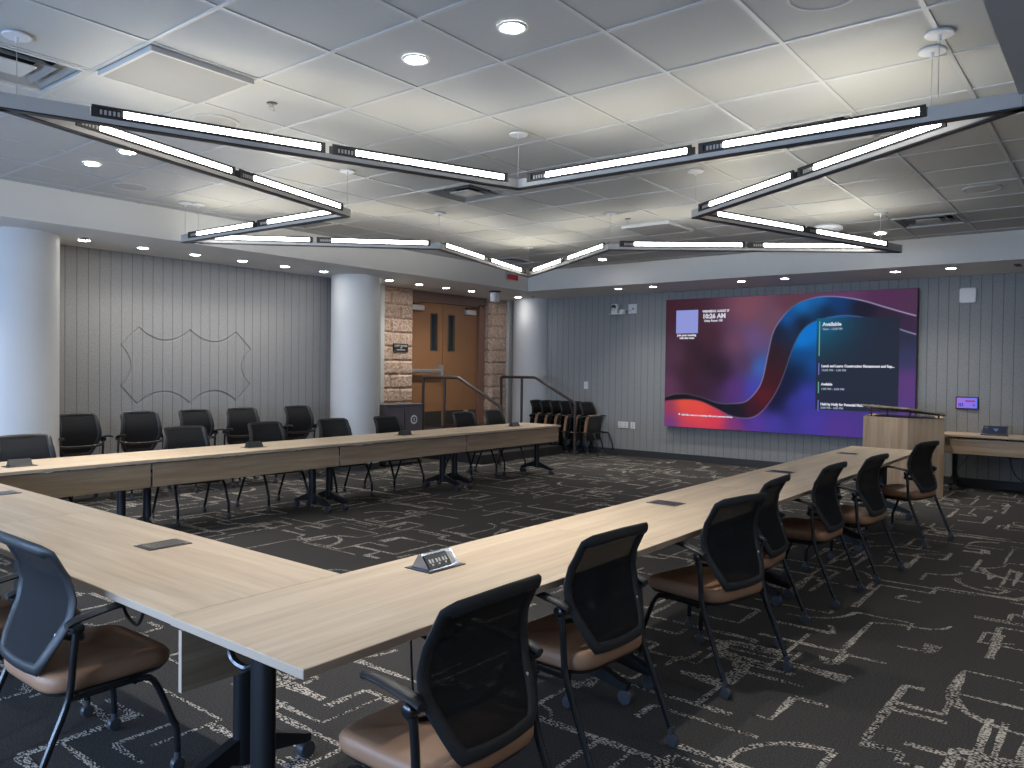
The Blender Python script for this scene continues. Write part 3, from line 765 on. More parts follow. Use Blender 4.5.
# ------------------------------------------------------------------ small items on the screen wall
def wallcam():
    x,y,z=XW,7.37,2.60
    t=thing('wall_camera','white pan-tilt camera on a small shelf bracket high on the screen wall','camera',(x,y,z))
    bm=NB();bbox(bm,-.20,0,-.16,.12,-.02,-.005,.004);link('bracket',bm,WHITEP,t)
    bm=NB();layers(bm,roundrect(-.17,-.03,-.02,.11,.03),[(-.005,1),(.05,1),(.06,.92)]);link('camera_base',bm,WHITEP,t,40)
    bm=NB();bbox(bm,-.165,-.035,-.015,.105,.055,.175,.02,3);h=link('camera_head',bm,WHITEP,t,40)
    bm=NB();lathe(bm,[(.042,-.185),(.045,-.16)],c=(0,.045,.115),n=24,axis='x');link('camera_lens',bm,GLASSD,h,40)
    bm=NB();bbox(bm,-.12,-.04,-.14,-.05,-.005,.07,.006);link('power_box',bm,WHITEP,t)
    bm=NB();tube(bm,smoothpath([(-.05,-.14,.03),(-.02,-.19,.05),(-.006,-.25,.06)],5),.004,6);link('camera_cable',bm,BLACKC,t)
wallcam()
def plate(name,label,cat,x,y0,y1,z0,z1,t=.012,parts=None,m=WHITEP,grp=None,d=-1):
    th=thing(name,label,cat,(x,(y0+y1)/2,z0),0,grp)
    w=(y1-y0)/2;h=z1-z0
    bm=NB();bbox(bm,-t,0,-w,w,0,h,.003);link('cover_plate',bm,m,th)
    if parts=='outlet':
        n=max(1,round(w*2/.09))
        for k in range(n):
            cy=-w+(k+.5)*2*w/n
            for zz in(.3,.7):
                bm=NB();layers(bm,roundrect(-.014,.014,-.012,.012,.006),[(0,1),(.003,1)]);o=link('socket',bm,mat('pale_socket',(.5,.5,.5),.5),th);o.matrix_local=Matrix.Translation((-t,cy,h*zz))@Matrix.Rotation(-PI/2,4,'Y')
    if parts=='switch':
        bm=NB();bbox(bm,-t-.006,-t,-.016,.016,h*.3,h*.7,.002);link('rocker',bm,WHITEC,th)
    if parts=='jack':
        bm=NB();box(bm,-t-.004,-t,-.03,.0,h*.42,h*.58);link('jack',bm,BLK,th)
    return th
plate('camera_junction_plate','white wiring plate on the screen wall right of the wall camera','wall plate',XW,7.03,7.20,2.60,2.77,parts='jack')
plate('light_switch','white light switch high on the wall above the stacked chairs','switch',XW,8.05,8.14,1.20,1.34,parts='switch')
plate('outlet_plate','wide white outlet plate low on the wall right of the stacked chairs','outlet',XW,7.17,7.38,.50,.62,parts='outlet',grp='white outlet plates')
plate('outlet_plate','narrow white outlet plate low on the wall, the right one of two','outlet',XW,7.03,7.12,.50,.62,parts='outlet',grp='white outlet plates')
def wallbox():
    t=thing('access_point','small rounded white box high on the wall right of the screen','wireless access point',(XW,1.783,2.56))
    bm=NB();o_=roundrect(-.105,.105,0,.215,.03)
    layers(bm,o_,[(0,1),(.03,1),(.042,.95),(.045,.85)]);o=link('cover',bm,WHITEP,t,50);o.matrix_local=Matrix.Rotation(-PI/2,4,'Y')@Matrix.Rotation(0,4,'X')
    # outline is in local xy; stand it up on the wall
    o.matrix_local=Matrix(((0,0,-1,0),(1,0,0,0),(0,1,0,0),(0,0,0,1)))
    bm=NB();box(bm,-.006,0,-.08,.08,.03,.18);link('wall_mount',bm,WHITEC,t)
wallbox()
def wallpanel():
    t=thing('wall_touch_panel','small lit blue touch panel on the wall above the side desk','touch panel',(XW,1.765,1.08))
    bm=NB();bbox(bm,-.03,0,-.14,.14,0,.172,.008,3);link('bezel',bm,PLAST,t)
    m,nt,b=nodes('lit_panel_screen');tc=nt.nodes.new('ShaderNodeTexCoord');v=nt.nodes.new('ShaderNodeTexGradient')
    cr=nt.nodes.new('ShaderNodeValToRGB');cr.color_ramp.elements[0].color=(*rgb(90,110,230),1);cr.color_ramp.elements[1].color=(*rgb(150,100,200),1)
    mp=nt.nodes.new('ShaderNodeMapping');mp.inputs['Scale'].default_value=(1,-4,1);mp.inputs['Rotation'].default_value=(0,0,PI/2);mp.inputs['Location'].default_value=(.5,0,0)
    nt.links.new(tc.outputs['Object'],mp.inputs[0]);nt.links.new(mp.outputs[0],v.inputs[0]);nt.links.new(v.outputs['Color'],cr.inputs['Fac']);nt.links.new(cr.outputs['Color'],b.inputs['Emission Color']);b.inputs['Emission Strength'].default_value=.5
    b.inputs['Base Color'].default_value=(0,0,0,1)
    bm=NB();box(bm,-.032,-.030,-.125,.125,.014,.158);s=link('touch_screen',bm,m,t)
    bm=NB();box(bm,-.034,-.032,-.10,.02,.10,.125);box(bm,-.034,-.032,-.10,-.07,.045,.07);link('screen_icon',bm,emis('lit_red_icon',rgb(150,60,110),.5),s)
    bm=NB();
    for k in range(3): box(bm,-.034,-.032,.045+.022*k,.060+.022*k,.035,.085)
    link('screen_icon',bm,emis('lit_pale_icon',rgb(60,70,170),.5),s)
wallpanel()

# ------------------------------------------------------------------ side desk, tablet, lectern
def side_desk():
    t=thing('side_desk','pale wood side desk on black legs standing against the screen wall','desk',(12.2,.95,0))
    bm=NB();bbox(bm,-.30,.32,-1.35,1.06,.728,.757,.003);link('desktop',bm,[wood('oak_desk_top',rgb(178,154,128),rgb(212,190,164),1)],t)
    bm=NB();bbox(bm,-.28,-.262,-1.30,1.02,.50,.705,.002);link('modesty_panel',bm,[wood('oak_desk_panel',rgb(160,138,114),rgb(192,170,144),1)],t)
    for y in(-1.1,.90):
        bm=NB();bbox(bm,-.02,.06,y-.03,y+.03,.10,.70,.01);link('leg',bm,BLK,t)
        bm=NB();prism(bm,[(-.30,.07),(-.30,.10),(-.05,.19),(.09,.19),(.30,.10),(.30,.07),(.06,.11),(-.02,.11)],y-.025,y+.025,axis='y');ft=link('foot',bm,BLK,t)
        for x in(-.28,.28):
            bm=NB();lathe(bm,[(.03,-.012),(.034,-.008),(.034,.008),(.03,.012)],c=(x,y,.035),n=18,axis='y');link('caster',bm,RUB,ft,40)
    bm=NB()
    bm=NB();tube(bm,smoothpath([(.05,.55,.70),(.10,.40,.52),(.08,.22,.45),(.10,.02,.52),(.14,-.02,.68)],6),.007,7);link('cable',bm,BLACKC,t)
    bm=NB();tube(bm,smoothpath([(.06,.30,.70),(.09,.27,.45),(.12,.20,.22),(.12,.0,.10),(.14,-.25,.03)],6),.006,7);link('cable',bm,BLACKC,t)
    bm=NB();tube(bm,smoothpath([(.04,.15,.70),(.07,.08,.58),(.08,-.02,.50),(.10,-.15,.48)],6),.006,7);link('cable',bm,BLACKC,t)
    bm=NB();tube(bm,smoothpath([(.03,.72,.70),(.05,.73,.50),(.03,.82,.34),(.04,.87,.26)],6),.003,6);link('cable',bm,BLACKC,t)
side_desk()
def tablet():
    t=thing('tablet_console','dark touch tablet on a wedge stand on the side desk','tablet',(12.10,1.38,.757))
    bm=NB();prism(bm,[(-.07,0),(.08,0),(.045,.02),(-.065,.01)],-.15,.15,axis='y');link('stand',bm,PLAST,t)
    mt=Matrix.Translation((-.055,0,.012))@Matrix.Rotation(math.radians(40),4,'Y')
    bm=NB();bbox(bm,-.006,.006,-.15,.15,0,.15,.004,mtx=mt);b=link('tablet_body',bm,BLK,t)
    bm=NB();box(bm,-.0075,-.006,-.138,.138,.01,.14,mtx=mt);link('tablet_screen',bm,emis('lit_dark_screen',rgb(36,44,66),.3),b)
    bm=NB();box(bm,-.0085,-.0075,.08,.11,.105,.12,mtx=mt);prism(bm,[(.02,.10),(-.05,.10),(-.02,.05)],-.0085,-.0075,axis='x',mtx=mt);link('screen_icon',bm,emis('lit_icon',rgb(90,110,160),.35),b)
tablet()
def lectern():
    t=thing('lectern','tall pale wood lectern with raised reading shelf beyond the right table row','lectern',(11.2,2.3,0))
    pts=[(11.02,2.75),(10.885,2.185),(11.10,1.805),(11.75,1.95),(11.75,2.80)]
    P=[(x-11.2,y-2.3) for x,y in pts];n=len(P)
    for k in range(3 if False else n):
        a=Vector((*P[k],0));b=Vector((*P[(k+1)%n],0))
        if k in(2,4) or k<2 or True:
            if k==3: continue
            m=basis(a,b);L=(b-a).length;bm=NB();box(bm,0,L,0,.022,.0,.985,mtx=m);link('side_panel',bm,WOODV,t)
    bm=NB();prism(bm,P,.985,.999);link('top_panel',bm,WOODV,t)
    bm=NB();prism(bm,[(x*.96,y*.96) for x,y in P],.42,.44);link('inner_shelf',bm,WOODV,t)
    bm=NB();prism(bm,[(x*.8,y*.8) for x,y in P],.999,1.004);link('inlay',bm,BLK,t)
    # raised shelf
    def zt(x,y): return 1.145-.152*(x+.205)+.0691*(y-.47)
    sp=[(-.205,.47),(-.335,-.12),(-.10,-.515),(.10,-.46),(.10,.46)]
    bm=NB()
    lo=[bm.verts.new((x,y,zt(x,y)-.012)) for x,y in sp];hi=[bm.verts.new((x,y,zt(x,y)+.010)) for x,y in sp]
    bm.faces.new(lo[::-1]);bm.faces.new(hi)
    for k in range(5): bm.faces.new((lo[k],lo[(k+1)%5],hi[(k+1)%5],hi[k]))
    link('reading_shelf',bm,WOODP,t)
    for x,y in((-.14,.36),(.02,.20),(-.22,-.12),(-.08,-.42),(.06,-.40)):
        bm=NB();lathe(bm,[(.009,.999),(.009,zt(x,y)-.008)],c=(x,y,0),n=10);link('post',bm,BLK,t,40)
lectern()

# ------------------------------------------------------------------ tables
def caster(bm,x,y,r=.034,w=.012,axis='x',mi=0):
    lathe(bm,[(r*.55,-w-.003),(r*.9,-w-.002),(r,-w+.003),(r,w-.003),(r*.9,w+.002),(r*.55,w+.003)],c=(x,y,r),n=18,axis=axis,mi=mi)
def power_box(t,x,y,open_,rz=0):
    mt=Matrix.Translation((x,y,.7405))@Matrix.Rotation(rz,4,'Z')
    if not open_:
        bm=NB();bbox(bm,-.072,.072,-.10,.10,0,.003,.001,mtx=mt);o=link('power_plate',bm,BRONZE,t)
        bm=NB();box(bm,-.060,.060,-.085,.075,.003,.0045,mtx=mt);link('flip_lid',bm,mat('bronze_lid',(.16,.14,.125),.25,.8),o)
    elif open_=='chrome':
        bm=NB();bbox(bm,-.105,.105,-.075,.075,0,.003,.001,mtx=mt);o=link('power_plate',bm,BRONZE,t)
        bm=NB();prism(bm,[(-.052,.003),(.052,.003),(.012,.062),(-.002,.062)],-.088,.088,axis='x',mtx=mt);link('socket_block',bm,CHROME,o)
        bm=NB();a=math.atan2(.059,-.05)
        # black socket face on the camera side
        ft=mt@Matrix.Translation((0,-.052,.003))@Matrix.Rotation(math.radians(50),4,'X')
        box(bm,-.084,.045,.006,.070,.0005,.004,mtx=ft);fc=link('socket_face',bm,BLKM,o)
        bm=NB();
        for xx in(-.068,-.030,.008): box(bm,xx,xx+.008,.030,.046,.004,.0055,mtx=ft);box(bm,xx+.016,xx+.024,.030,.046,.004,.0055,mtx=ft);box(bm,xx+.007,xx+.015,.018,.025,.004,.0055,mtx=ft)
        link('socket_slot',bm,WHITEP,fc)
        bm=NB();box(bm,.049,.060,.008,.068,.0005,.003,mtx=ft);box(bm,.064,.078,.012,.064,.0005,.003,mtx=ft);link('data_port',bm,WHITEC,o)
    else:
        bm=NB();bbox(bm,-.11,.11,-.07,.07,0,.003,.001,mtx=mt);o=link('power_plate',bm,BRONZE,t)
        bm=NB();prism(bm,[(-.045,.003),(.045,.003),(.010,.055),(-.010,.055)],-.08,.08,axis='x',mtx=mt);link('socket_block',bm,PLAST,o)
        bm=NB();ft=mt@Matrix.Translation((0,-.045,.003))@Matrix.Rotation(math.radians(56),4,'X');box(bm,-.07,.07,.008,.052,.0,.003,mtx=ft);link('socket_face',bm,BLKM,o)
def table(L,loc,rz,label,power,pxy=(0,0),prz=0,left_in=.115,right_in=.115,panel=True,grp='pale wood conference tables'):
    t=thing('conference_table',label,'table',loc,rz,grp)
    bm=NB();bbox(bm,-L/2+.001,L/2-.001,-.35,.35,.711,.740,.0025,1);
    bm.faces.ensure_lookup_table()
    for f_ in bm.faces:
        if abs(f_.normal.z)<.5: f_.material_index=1
    bm.normal_update()
    for f_ in bm.faces:
        f_.material_index=1 if abs(f_.normal.z)<.5 else 0
    link('tabletop',bm,[WOOD,EDGE],t)
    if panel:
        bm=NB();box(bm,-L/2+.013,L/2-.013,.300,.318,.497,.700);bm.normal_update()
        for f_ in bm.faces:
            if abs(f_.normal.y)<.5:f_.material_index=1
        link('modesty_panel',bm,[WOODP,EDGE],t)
        bm=NB()
        for x in(-L*.3,L*.3): box(bm,x-.02,x+.02,.24,.30,.66,.70)
        link('panel_bracket',bm,BLK,t)
    for x in(-L/2+left_in,L/2-right_in):
        bm=NB()
        layers(bm,[(x+a*.034,b*.046) for a,b in[(math.cos(2*PI*i/20),math.sin(2*PI*i/20)) for i in range(20)]],[(.09,1),(.66,1)])
        lg=link('leg',bm,BLK,t,40)
        bm=NB();bbox(bm,x-.035,x+.035,-.20,.20,.655,.711,.012,2)
        link('top_bracket',bm,BLKM,lg)
        bm=NB();tube(bm,smoothpath([(x,.20,.68),(x,.17,.615),(x,.10,.60),(x,.05,.62)],4),.012,8);link('release_handle',bm,BLKM,lg,40)
        for sg in(-1,1):
            bm=NB();prism(bm,[(0,.20),(sg*.05,.185),(sg*.26,.105),(sg*.285,.10),(sg*.285,.072),(sg*.255,.070),(sg*.05,.105),(0,.10)],x-.022,x+.022,axis='x')
            # prism axis x takes (y,z) pairs
            link('foot',bm,BLK,lg)
            bm=NB();caster(bm,x+.0,sg*.272,.036,.020);lathe(bm,[(.008,.06),(.008,.10)],c=(x,sg*.272,0),n=8);link('caster',bm,WHEEL,lg,40)
    power_box(t,pxy[0],pxy[1],power,prz)
    return t
# right row (runs away from the camera; modesty panels face the middle of the room, +Y)
LR=2.0;RY=2.083
for k,(px,lab,pw) in enumerate(((2.336,'nearest right-row table, corner towards the camera, with an open chrome power box','chrome'),
        (4.387,'second table of the right row from the camera, behind the second and third chairs',None),
        (6.411,'third table of the right row from the camera',None),(8.37,'last table of the right row, ending in front of the lectern',None))):
    cx=1.30+LR*(k+.5)
    table(LR,(cx,RY,0),0,lab,pw,(px-cx,2.235-RY))
# near row (perpendicular, modesty panel faces +X)
NL=2.07
for k,(py,lab) in enumerate(((3.43,'near left table butting against the corner table, with a closed power plate'),(5.52,'near left table at the left edge of the photo reaching the far row'))):
    cy=2.435+NL*(k+.5)
    # local +y -> world +X : rz=-90
    table(NL,(1.655,cy,0),-PI/2,lab,None,(-(py-cy),1.80+.04*k-1.655),PI/2 if False else 0)
# far row (modesty panel faces -Y)
FL=2.053
for k,(px,lab) in enumerate(((2.44,'leftmost table of the far row, behind the near left tables'),(4.56,'second table of the far row from the left'),(6.65,'third table of the far row from the left, before the bins'),(8.81,'right end table of the far row, in front of the door rails'))):
    cx=1.32+FL*(k+.5)
    table(FL,(cx,6.94,0),PI,lab,'black',(-(px-cx),-(6.90-6.94)),0)

# loose cables under the tables
def cable(label,pts,r=.005):
    bm=NB();tube(bm,smoothpath(pts,6),r,7);o=link('power_cable',bm,BLACKC,None,40);tag(o,label,'cable')
cable('thin black cable looping under the edge of the near left table',[(1.36,2.72,.711),(1.36,2.74,.66),(1.38,2.82,.61),(1.40,2.95,.63),(1.42,3.02,.711)],.006)
cable('black cable loop hanging under the nearest right table',[(2.02,2.02,.711),(2.03,2.05,.60),(2.12,2.00,.54),(2.22,1.95,.60),(2.24,1.94,.711)],.007)
cable('thin black cable dropping from the nearest right table to the carpet, left one',[(2.04,2.08,.711),(2.06,2.08,.35),(2.10,2.05,.01)],.0045)
cable('thin black cable dropping from the nearest right table to the carpet, right one',[(2.22,2.02,.711),(2.23,2.02,.35),(2.27,1.99,.01)],.0045)

# ------------------------------------------------------------------ chairs
# local: x across, +y forward, z up
PROF=[(.435,-.205),(.48,-.196),(.55,-.165),(.62,-.135),(.70,-.122),(.78,-.135),(.86,-.172),(.90,-.194),(.912,-.208)]
def zm(z): return .492+(z-.435)*(.926-.492)/(.912-.435)
PROF=[(zm(a),b) for a,b in PROF]
def yz(z): return float(np.interp(z,[p[0] for p in PROF],[p[1] for p in PROF]))
WID=[(.435,.140),(.455,.158),(.50,.178),(.56,.198),(.62,.213),(.66,.217),(.74,.210),(.82,.200),(.88,.199),(.905,.190),(.912,.172)]
WID=[(zm(a),b) for a,b in WID]
def wz(z): return float(np.interp(z,[p[0] for p in WID],[p[1] for p in WID]))
def curv(x): return .3*x*x
def make_chair(name,label,folded=False,group=None):
    t=thing(name,label,'chair',(0,0,0),0,group)
    # backrest frame: closed flattened ring
    zs=[.437,.447,.465,.50,.56,.62,.66,.70,.74,.78,.82,.86,.885,.903,.911];zs=[zm(z) for z in zs]
    right=[(wz(z),z) for z in zs];out=right+[(.09,zm(.916)),(0,zm(.918)),(-.09,zm(.916))]+[(-x,z) for x,z in right[::-1]]+[(-.075,zm(.432)),(0,zm(.431)),(.075,zm(.432))]
    P=[(x*.945,yz(z)+curv(x),z-.012*(z>.91)) for x,z in out]
    bm=NB();tube(bm,P,.022,n=10,closed=True,rb=.011,up=(0,1,0));bf=link('back_frame',bm,PLAST,t,50)
    # lower shell rim is deeper
    bm=NB();rows=[]
    for z in np.linspace(.492,.926,15):
        w=wz(z)*.955;rows.append([bm.verts.new((w*u,yz(z)+curv(w*u)-.006*(1-u*u),z)) for u in np.linspace(-1,1,9)])
    for a,b in zip(rows,rows[1:]):
        for i in range(8): bm.faces.new((a[i],a[i+1],b[i+1],b[i]))
    link('back_mesh',bm,MESHF,bf,True)
    bm=NB();bbox(bm,.172,.180,-.158,-.144,.600,.620,.003,2);link('lever',bm,WHITEP,bf)
    # yoke joining the backrest and the arms
    bm=NB();tube(bm,smoothpath([(-.243,-.115,.635),(-.215,-.09,.60),(-.12,-.10,.585),(0,-.112,.58),(.12,-.10,.585),(.215,-.09,.60),(.243,-.115,.635)],4),.014,8);link('back_yoke',bm,BLK,t,50)
    # seat
    ol=[]
    for i in range(40):
        a=2*PI*i/40;c,s=math.cos(a),math.sin(a);e=.32
        x=math.copysign(abs(c)**e,c)*(.225-(.02 if s<0 else 0)*abs(s));y=math.copysign(abs(s)**e,s)*.232+.035;ol.append((x,y))
    dip=lambda zz:(lambda x,y:zz-.010*math.exp(-((x/.14)**2+((y-.02)/.13)**2))-(.012*max(0,(y-.15)/.12)**2))
    if not folded:
        bm=NB();layers(bm,ol,[(.412,.93),(.416,.975),(.430,.998),(.450,1.0),(dip(.466),.985),(dip(.476),.95),(dip(.480),.88),(dip(.480),.7),(dip(.480),.45),(dip(.480),.2)]);link('seat',bm,LEATH,t,True)
        bm=NB();layers(bm,ol,[(.392,.80),(.395,.90),(.410,.96),(.413,.94)]);link('seat_pan',bm,PLAST,t,50)
    else:
        R=Matrix.Translation((0,-.02,.27))@Matrix.Rotation(math.radians(82),4,'X')@Matrix.Translation((0,.17,-.40))
        bm=NB();layers(bm,ol,[(.412,.93),(.416,.975),(.430,.998),(.450,1.0),(.466,.985),(.476,.95),(.480,.7),(.480,.2)])
        for v in bm.verts:v.co=R@v.co
        link('seat',bm,LEATH,t,True)
        bm=NB();layers(bm,ol,[(.392,.80),(.395,.90),(.410,.96),(.413,.94)])
        for v in bm.verts:v.co=R@v.co
        link('seat_pan',bm,PLAST,t,50)
    for sg in(-1,1):
        x=sg*.243
        bm=NB();tube(bm,smoothpath([(x,-.115,.645),(x,-.125,.55),(x*1.0,-.140,.41),(x*1.01,-.200,.26),(x*1.02,-.278,.075)],4),.0125,8);lg=link('leg',bm,BLKM,t,50)
        bm=NB();caster(bm,x*1.02,-.290,.027,.010);lathe(bm,[(.013,.05),(.013,.082)],c=(x*1.02,-.282,0),n=10);link('caster',bm,WHEEL,lg,40)
        bm=NB();tube(bm,smoothpath([(x*.93,.10,.395),(x*.95,.165,.375),(x*.97,.235,.21),(x*.98,.252,.165),(x*.98,.256,.07)],4),.0125,8);lf=link('leg',bm,BLKM,t,50)
        bm=NB();caster(bm,x*.98,.256,.027,.010);lathe(bm,[(.013,.05),(.013,.075)],c=(x*.98,.256,0),n=10);link('caster',bm,WHEEL,lf,40)
        bm=NB();tube(bm,[(x,-.138,.402),(x*.97,.0,.40),(x*.93,.11,.395)],.012,8,rb=.009);link('side_rail',bm,BLKM,t,50)
        # arm pad with pivot
        ap=[(-.150,.660),(-.125,.672),(-.07,.682),(0,.692),(.05,.694),(.085,.688)];bm=NB()
        wd=[.016,.022,.024,.022,.019,.012];rings=[]
        for (yy,zz),w_ in zip(ap,wd):
            rings.append([bm.verts.new((x+w_*math.cos(2*PI*j/12),yy,zz+.011*math.sin(2*PI*j/12))) for j in range(12)])
        for a,b in zip(rings,rings[1:]):
            for j in range(12): bm.faces.new((a[j],a[(j+1)%12],b[(j+1)%12],b[j]))
        bm.faces.new(rings[0][::-1]);bm.faces.new(rings[-1]);am=link('armrest',bm,PLAST,t,50)
        bm=NB();lathe(bm,[(.014,-.028),(.020,-.024),(.020,.024),(.014,.028)],c=(x,-.118,.648),n=14,axis='x');link('arm_pivot',bm,BLKM,am,40)
    widen=True
    bm=NB();tube(bm,[(-.235,-.10,.395),(.235,-.10,.395)],.010,8);link('cross_bar',bm,BLKM,t,50)
    bm=NB();tube(bm,[(-.225,.10,.388),(.225,.10,.388)],.010,8);link('cross_bar',bm,BLKM,t,50)
    for o in [c for c in t.children_recursive]:
        for v in o.data.vertices: v.co.x*=1.09
    return t
GR='black mesh chairs along the right table row'
R=math.radians
right=[(1.735,1.60,0,'black mesh armchair nearest the camera, cut off by the bottom edge of the photo'),
       (2.70,1.76,-4,'second black mesh armchair of the right row from the camera, beside the power box'),
       (3.87,1.70,-12,'third black mesh armchair of the right row, turned a little outward'),
       (4.65,1.82,3,'fourth armchair of the right row, half hidden behind the third'),
       (5.66,1.77,-2,'fifth armchair of the right row from the camera'),
       (6.50,1.69,-5,'sixth armchair of the right row, beside the last table'),
       (8.15,1.63,-13,'last armchair of the right row, standing in front of the lectern')]
c0=make_chair('conference_chair',right[0][3],group=GR)
c0.location=(right[0][0],right[0][1],0);c0.rotation_euler=(0,0,R(right[0][2]))
for x,y,a,l in right[1:]: dup(c0,(x,y,0),R(a),l,GR)
# near-left chairs face +X
GN='armchairs at the near left table'
dup(c0,(1.295,3.10,0),R(-90),'bluish lit mesh armchair at lower left facing the near left table',GN)
dup(c0,(1.27,3.83,0),R(-88),'armchair cut by the left edge of the photo behind the lower left one',GN)
# far row chairs face -Y
GF='armchairs tucked behind the far table row'
fr=[(2.70,7.38,180,'leftmost armchair behind the far table row, in front of the white column'),
    (4.17,7.38,176,'armchair behind the far row, second from the left'),
    (5.15,7.40,182,'armchair behind the far row, third from the left'),
    (6.07,7.38,178,'armchair behind the far row whose mesh shows the column edge'),
    (6.95,7.38,181,'armchair behind the far row in front of the grey bins'),
    (8.45,7.40,178,'armchair behind the far row below the door handrail'),
    (9.17,7.42,182,'armchair behind the right end of the far row, nearest the second handrail')]
for x,y,a,l in fr: dup(c0,(x,y,0),R(a),l,GF,(1,1,.995))
GW='armchairs lined up against the grey grooved wall'
for x,a,l in((3.90,183,'first armchair against the grooved wall, next to the left column'),(4.59,176,'second armchair against the grooved wall from the left column'),(5.32,184,'middle armchair of five against the grooved wall'),
             (5.97,177,'fourth armchair against the grooved wall'),(6.88,180,'fifth armchair against the grooved wall, next to the middle column')):
    dup(c0,(x,9.17,0),R(a),l,GW,(1,1,1.06))
# nested chairs in the corner, seats folded up, facing -Y
GS='folded armchairs nested together in the corner'
n0=make_chair('nesting_chair','folded nesting armchair at the right end of the nested row, nearest the outlets',True,GS)
n0.location=(12.24,7.72,0);n0.rotation_euler=(0,0,PI)
nl=['second folded nesting armchair from the right end of the nested row','third folded nesting armchair from the right in the nested row','fourth folded nesting armchair from the right in the nested row','fifth folded nesting armchair from the right in the nested row','folded nesting armchair at the left end of the nested row beside the corner column']
for k,l in enumerate(nl): dup(n0,(12.24,7.72+.228*(k+1),0),PI,l,GS,(1,1,1.03))
n0.scale=(1,1,1.03)

# ------------------------------------------------------------------ entry steps and handrails
def steps():
    t=thing('entry_steps','dark carpeted landing with steps below the brown double doors','steps',(10.9,9.0,0))
    bm=NB();prism(bm,[(-1.25,-.18),(1.03,-.18),(1.03,.90),(.93,.90),(.93,1.25),(-1.16,1.25),(-1.16,.90),(-1.25,.90)],0,.468);link('landing',bm,STEPM,t)
    bm=NB();box(bm,-1.25,1.03,-.48,-.18,0,.307);link('step',bm,STEPM,t)
    bm=NB();box(bm,-1.25,1.03,-.78,-.48,0,.153);link('step',bm,STEPM,t)
steps()
def rail(x,label):
    t=thing('handrail',label,'handrail',(x,8.8,0),0,'dark metal handrails at the entry steps')
    def arcpath(pts,r=.07):
        out=[pts[0]]
        for a,b,c in zip(pts,pts[1:],pts[2:]):
            A,B,C=map(Vector,(a,b,c));u=(A-B).normalized();v=(C-B).normalized();p=B+u*r;q=B+v*r
            for k in range(6):
                s=k/5;out.append(tuple((1-s)**2*p+2*s*(1-s)*B+s*s*q))
        out.append(pts[-1]);return out
    top=1.405
    bm=NB();tube(bm,arcpath([(0,.86,.46),(0,.86,top),(0,.03,top),(0,-.88,.955),(0,-.88,0)],.05),.027,10);link('rail_bar',bm,RAILM,t,50)
    bm=NB();tube(bm,[(0,.35,.46),(0,.35,top)],.025,10);link('post',bm,RAILM,t,50)
    for y,z in((.86,.46),(.35,.46),(-.88,0)):
        bm=NB();lathe(bm,[(.045,z),(.045,z+.006),(.024,z+.02)],c=(0,y,0),n=16);link('base_flange',bm,RAILM,t,50)
rail(9.74,'dark metal handrail on the left of the entry steps, in front of the brown doors')
rail(11.90,'dark metal handrail on the right of the entry steps beside the nested chairs')

# bins by the stone pier
def bin_(x,label,logo):
    t=thing('recycling_bin',label,'bin',(x,9.30,0),0,'grey square bins')
    bm=NB();bbox(bm,-.192,.192,-.2,.22,.03,.93,.006);link('body',bm,mat('grey_bin_metal',rgb(104,100,106),.5,.2),t)
    bm=NB();bbox(bm,-.198,.198,-.205,.225,.932,.975,.006);link('lid',bm,mat('grey_bin_lid',rgb(92,90,94),.5,.2),t)
    bm=NB();bbox(bm,-.20,.20,-.19,.21,0,.03,.004);link('plinth',bm,BLK,t)
    if logo:
        bm=NB();lathe(bm,[(.075,-.203),(.075,-.2)],c=(0,0,.72),n=28,axis='y');o=link('round_label',bm,WHITEP,t)
        bm=NB();lathe(bm,[(.045,-.2055),(.045,-.2035)],c=(0,0,.72),n=24,axis='y');lathe(bm,[(.012,-.2065),(.012,-.2055)],c=(0,0,.72),n=3,axis='y');link('round_emblem',bm,BLK,o)
        bm=NB();prism(bm,[(-.018,.745),(.018,.745),(.010,.69),(-.010,.69)],-.2075,-.2056,axis='y');link('emblem_mark',bm,WHITEP,o)
    else:
        bm=NB();bbox(bm,-.05,.05,-.206,-.2,.69,.705,.001);link('label_strip',bm,SILV,t)
bin_(8.565,'grey square bin partly hidden by the middle column',False)
bin_(8.97,'grey square bin with a round white emblem beside the door',True)

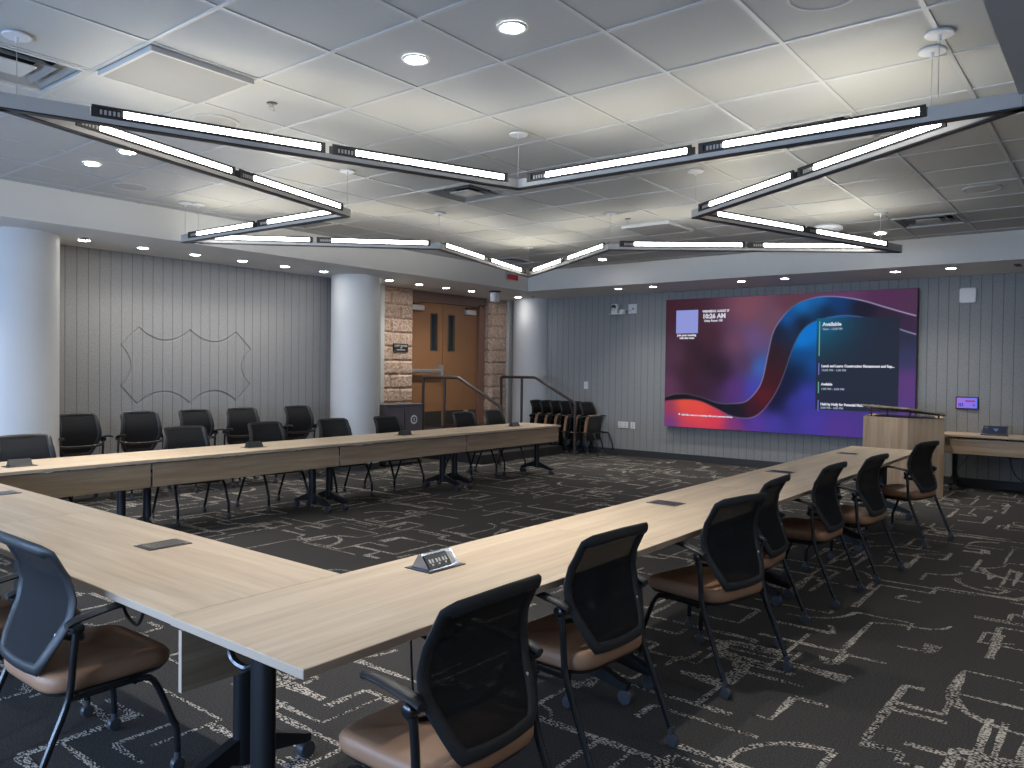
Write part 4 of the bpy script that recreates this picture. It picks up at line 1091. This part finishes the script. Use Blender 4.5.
def sign():
    t=thing('room_sign','small dark room sign with white lettering on the stone pier left of the doors','sign',(9.41,YL+.062,1.84))
    bm=NB();bbox(bm,-.17,.17,-.012,.012,0,.135,.003);s=link('sign_plate',bm,mat('dark_sign_plate',rgb(40,40,40),.5),t)
    WT=mat('white_sign_ink',(.6,.6,.6),.5)
    text_mesh('UNITY ROOM',.048,WT,s,'sign_text',(0,-.0125,.080),(1,0,0),(0,0,1),.0006,.001,'CENTER')
    text_mesh('100',.036,WT,s,'sign_text',(0,-.0125,.050),(1,0,0),(0,0,1),.0006,.001,'CENTER')
    bm=NB();box(bm,-.10,.10,-.014,-.012,.018,.034);link('braille_strip',bm,WT,s)
sign()
def exitsign():
    t=thing('exit_sign','small red EXIT sign hanging at the left soffit near the far corner','sign',(10.59,8.38,3.09))
    bm=NB();bbox(bm,-.16,.16,-.008,.008,0,.105,.002);p=link('sign_panel',bm,mat('pale_acrylic',(.42,.36,.36),.3),t)
    bm=NB();box(bm,-.16,.16,-.02,.02,.105,.125);tube(bm,[(0,0,.12),(0,.0,.20)],.006,8);link('bracket',bm,WHITEC,t)
    bm=NB();box(bm,-.145,.145,-.0095,-.008,.012,.093);link('red_field',bm,emis('lit_red_panel',rgb(140,62,64),.12),p)
    text_mesh('EXIT',.105,emis('lit_red_letters',(.7,.03,.03),.12),t,'exit_letters',(0,-.0105,.016),(1,0,0),(0,0,1),.0008,.002,'CENTER')
exitsign()
def sensor():
    t=thing('soffit_camera','white box camera on a black mount under the left soffit above the doors','camera',(10.78,8.92,ZS))
    bm=NB();lathe(bm,[(.11,0),(.10,-.02),(.04,-.035)],n=24);link('mount',bm,BLK,t,40)
    bm=NB();layers(bm,roundrect(-.075,.075,-.06,.06,.025),[(-.19,.8),(-.185,.92),(-.17,1),(-.035,1),(-.02,.85)]);link('body',bm,WHITEP,t,40)
    bm=NB()
    for z in(-.10,-.06): lathe(bm,[(.010,-.064),(.012,-.058)],c=(-.045,0,z),n=12,axis='y')
    link('indicator',bm,WHITEC,t)
sensor()
# slot on the far soffit at right
t_=thing('soffit_slot_vent','small dark slot vent in the soffit at the right edge','vent',(11.65,1.12,ZS))
bm=NB();bbox(bm,-.14,.14,-.035,.035,-.006,.0,.002);link('frame',bm,mat('grey_slot',(.08,.08,.08),.6),t_)
bm=NB()
for k in range(3): box(bm,-.12,.12,-.024+.018*k,-.014+.018*k,-.009,-.006)
link('slat',bm,BLK,t_)

# ------------------------------------------------------------------ world and render look
w=bpy.data.worlds.new('world');scene.world=w;w.use_nodes=True
bg=w.node_tree.nodes['Background'];bg.inputs[0].default_value=(.35,.55,1,1);bg.inputs[1].default_value=.6
scene.view_settings.view_transform='Standard';scene.view_settings.look='None';scene.view_settings.gamma=1;scene.view_settings.exposure=1.08
scene.view_settings.use_curve_mapping=False
cy=scene.cycles
cy.use_denoising=True;cy.max_bounces=8;cy.diffuse_bounces=5;cy.glossy_bounces=3;cy.transparent_max_bounces=8
cy.sample_clamp_indirect=6;cy.caustics_reflective=False;cy.caustics_refractive=False
try: cy.use_light_tree=True
except Exception: pass
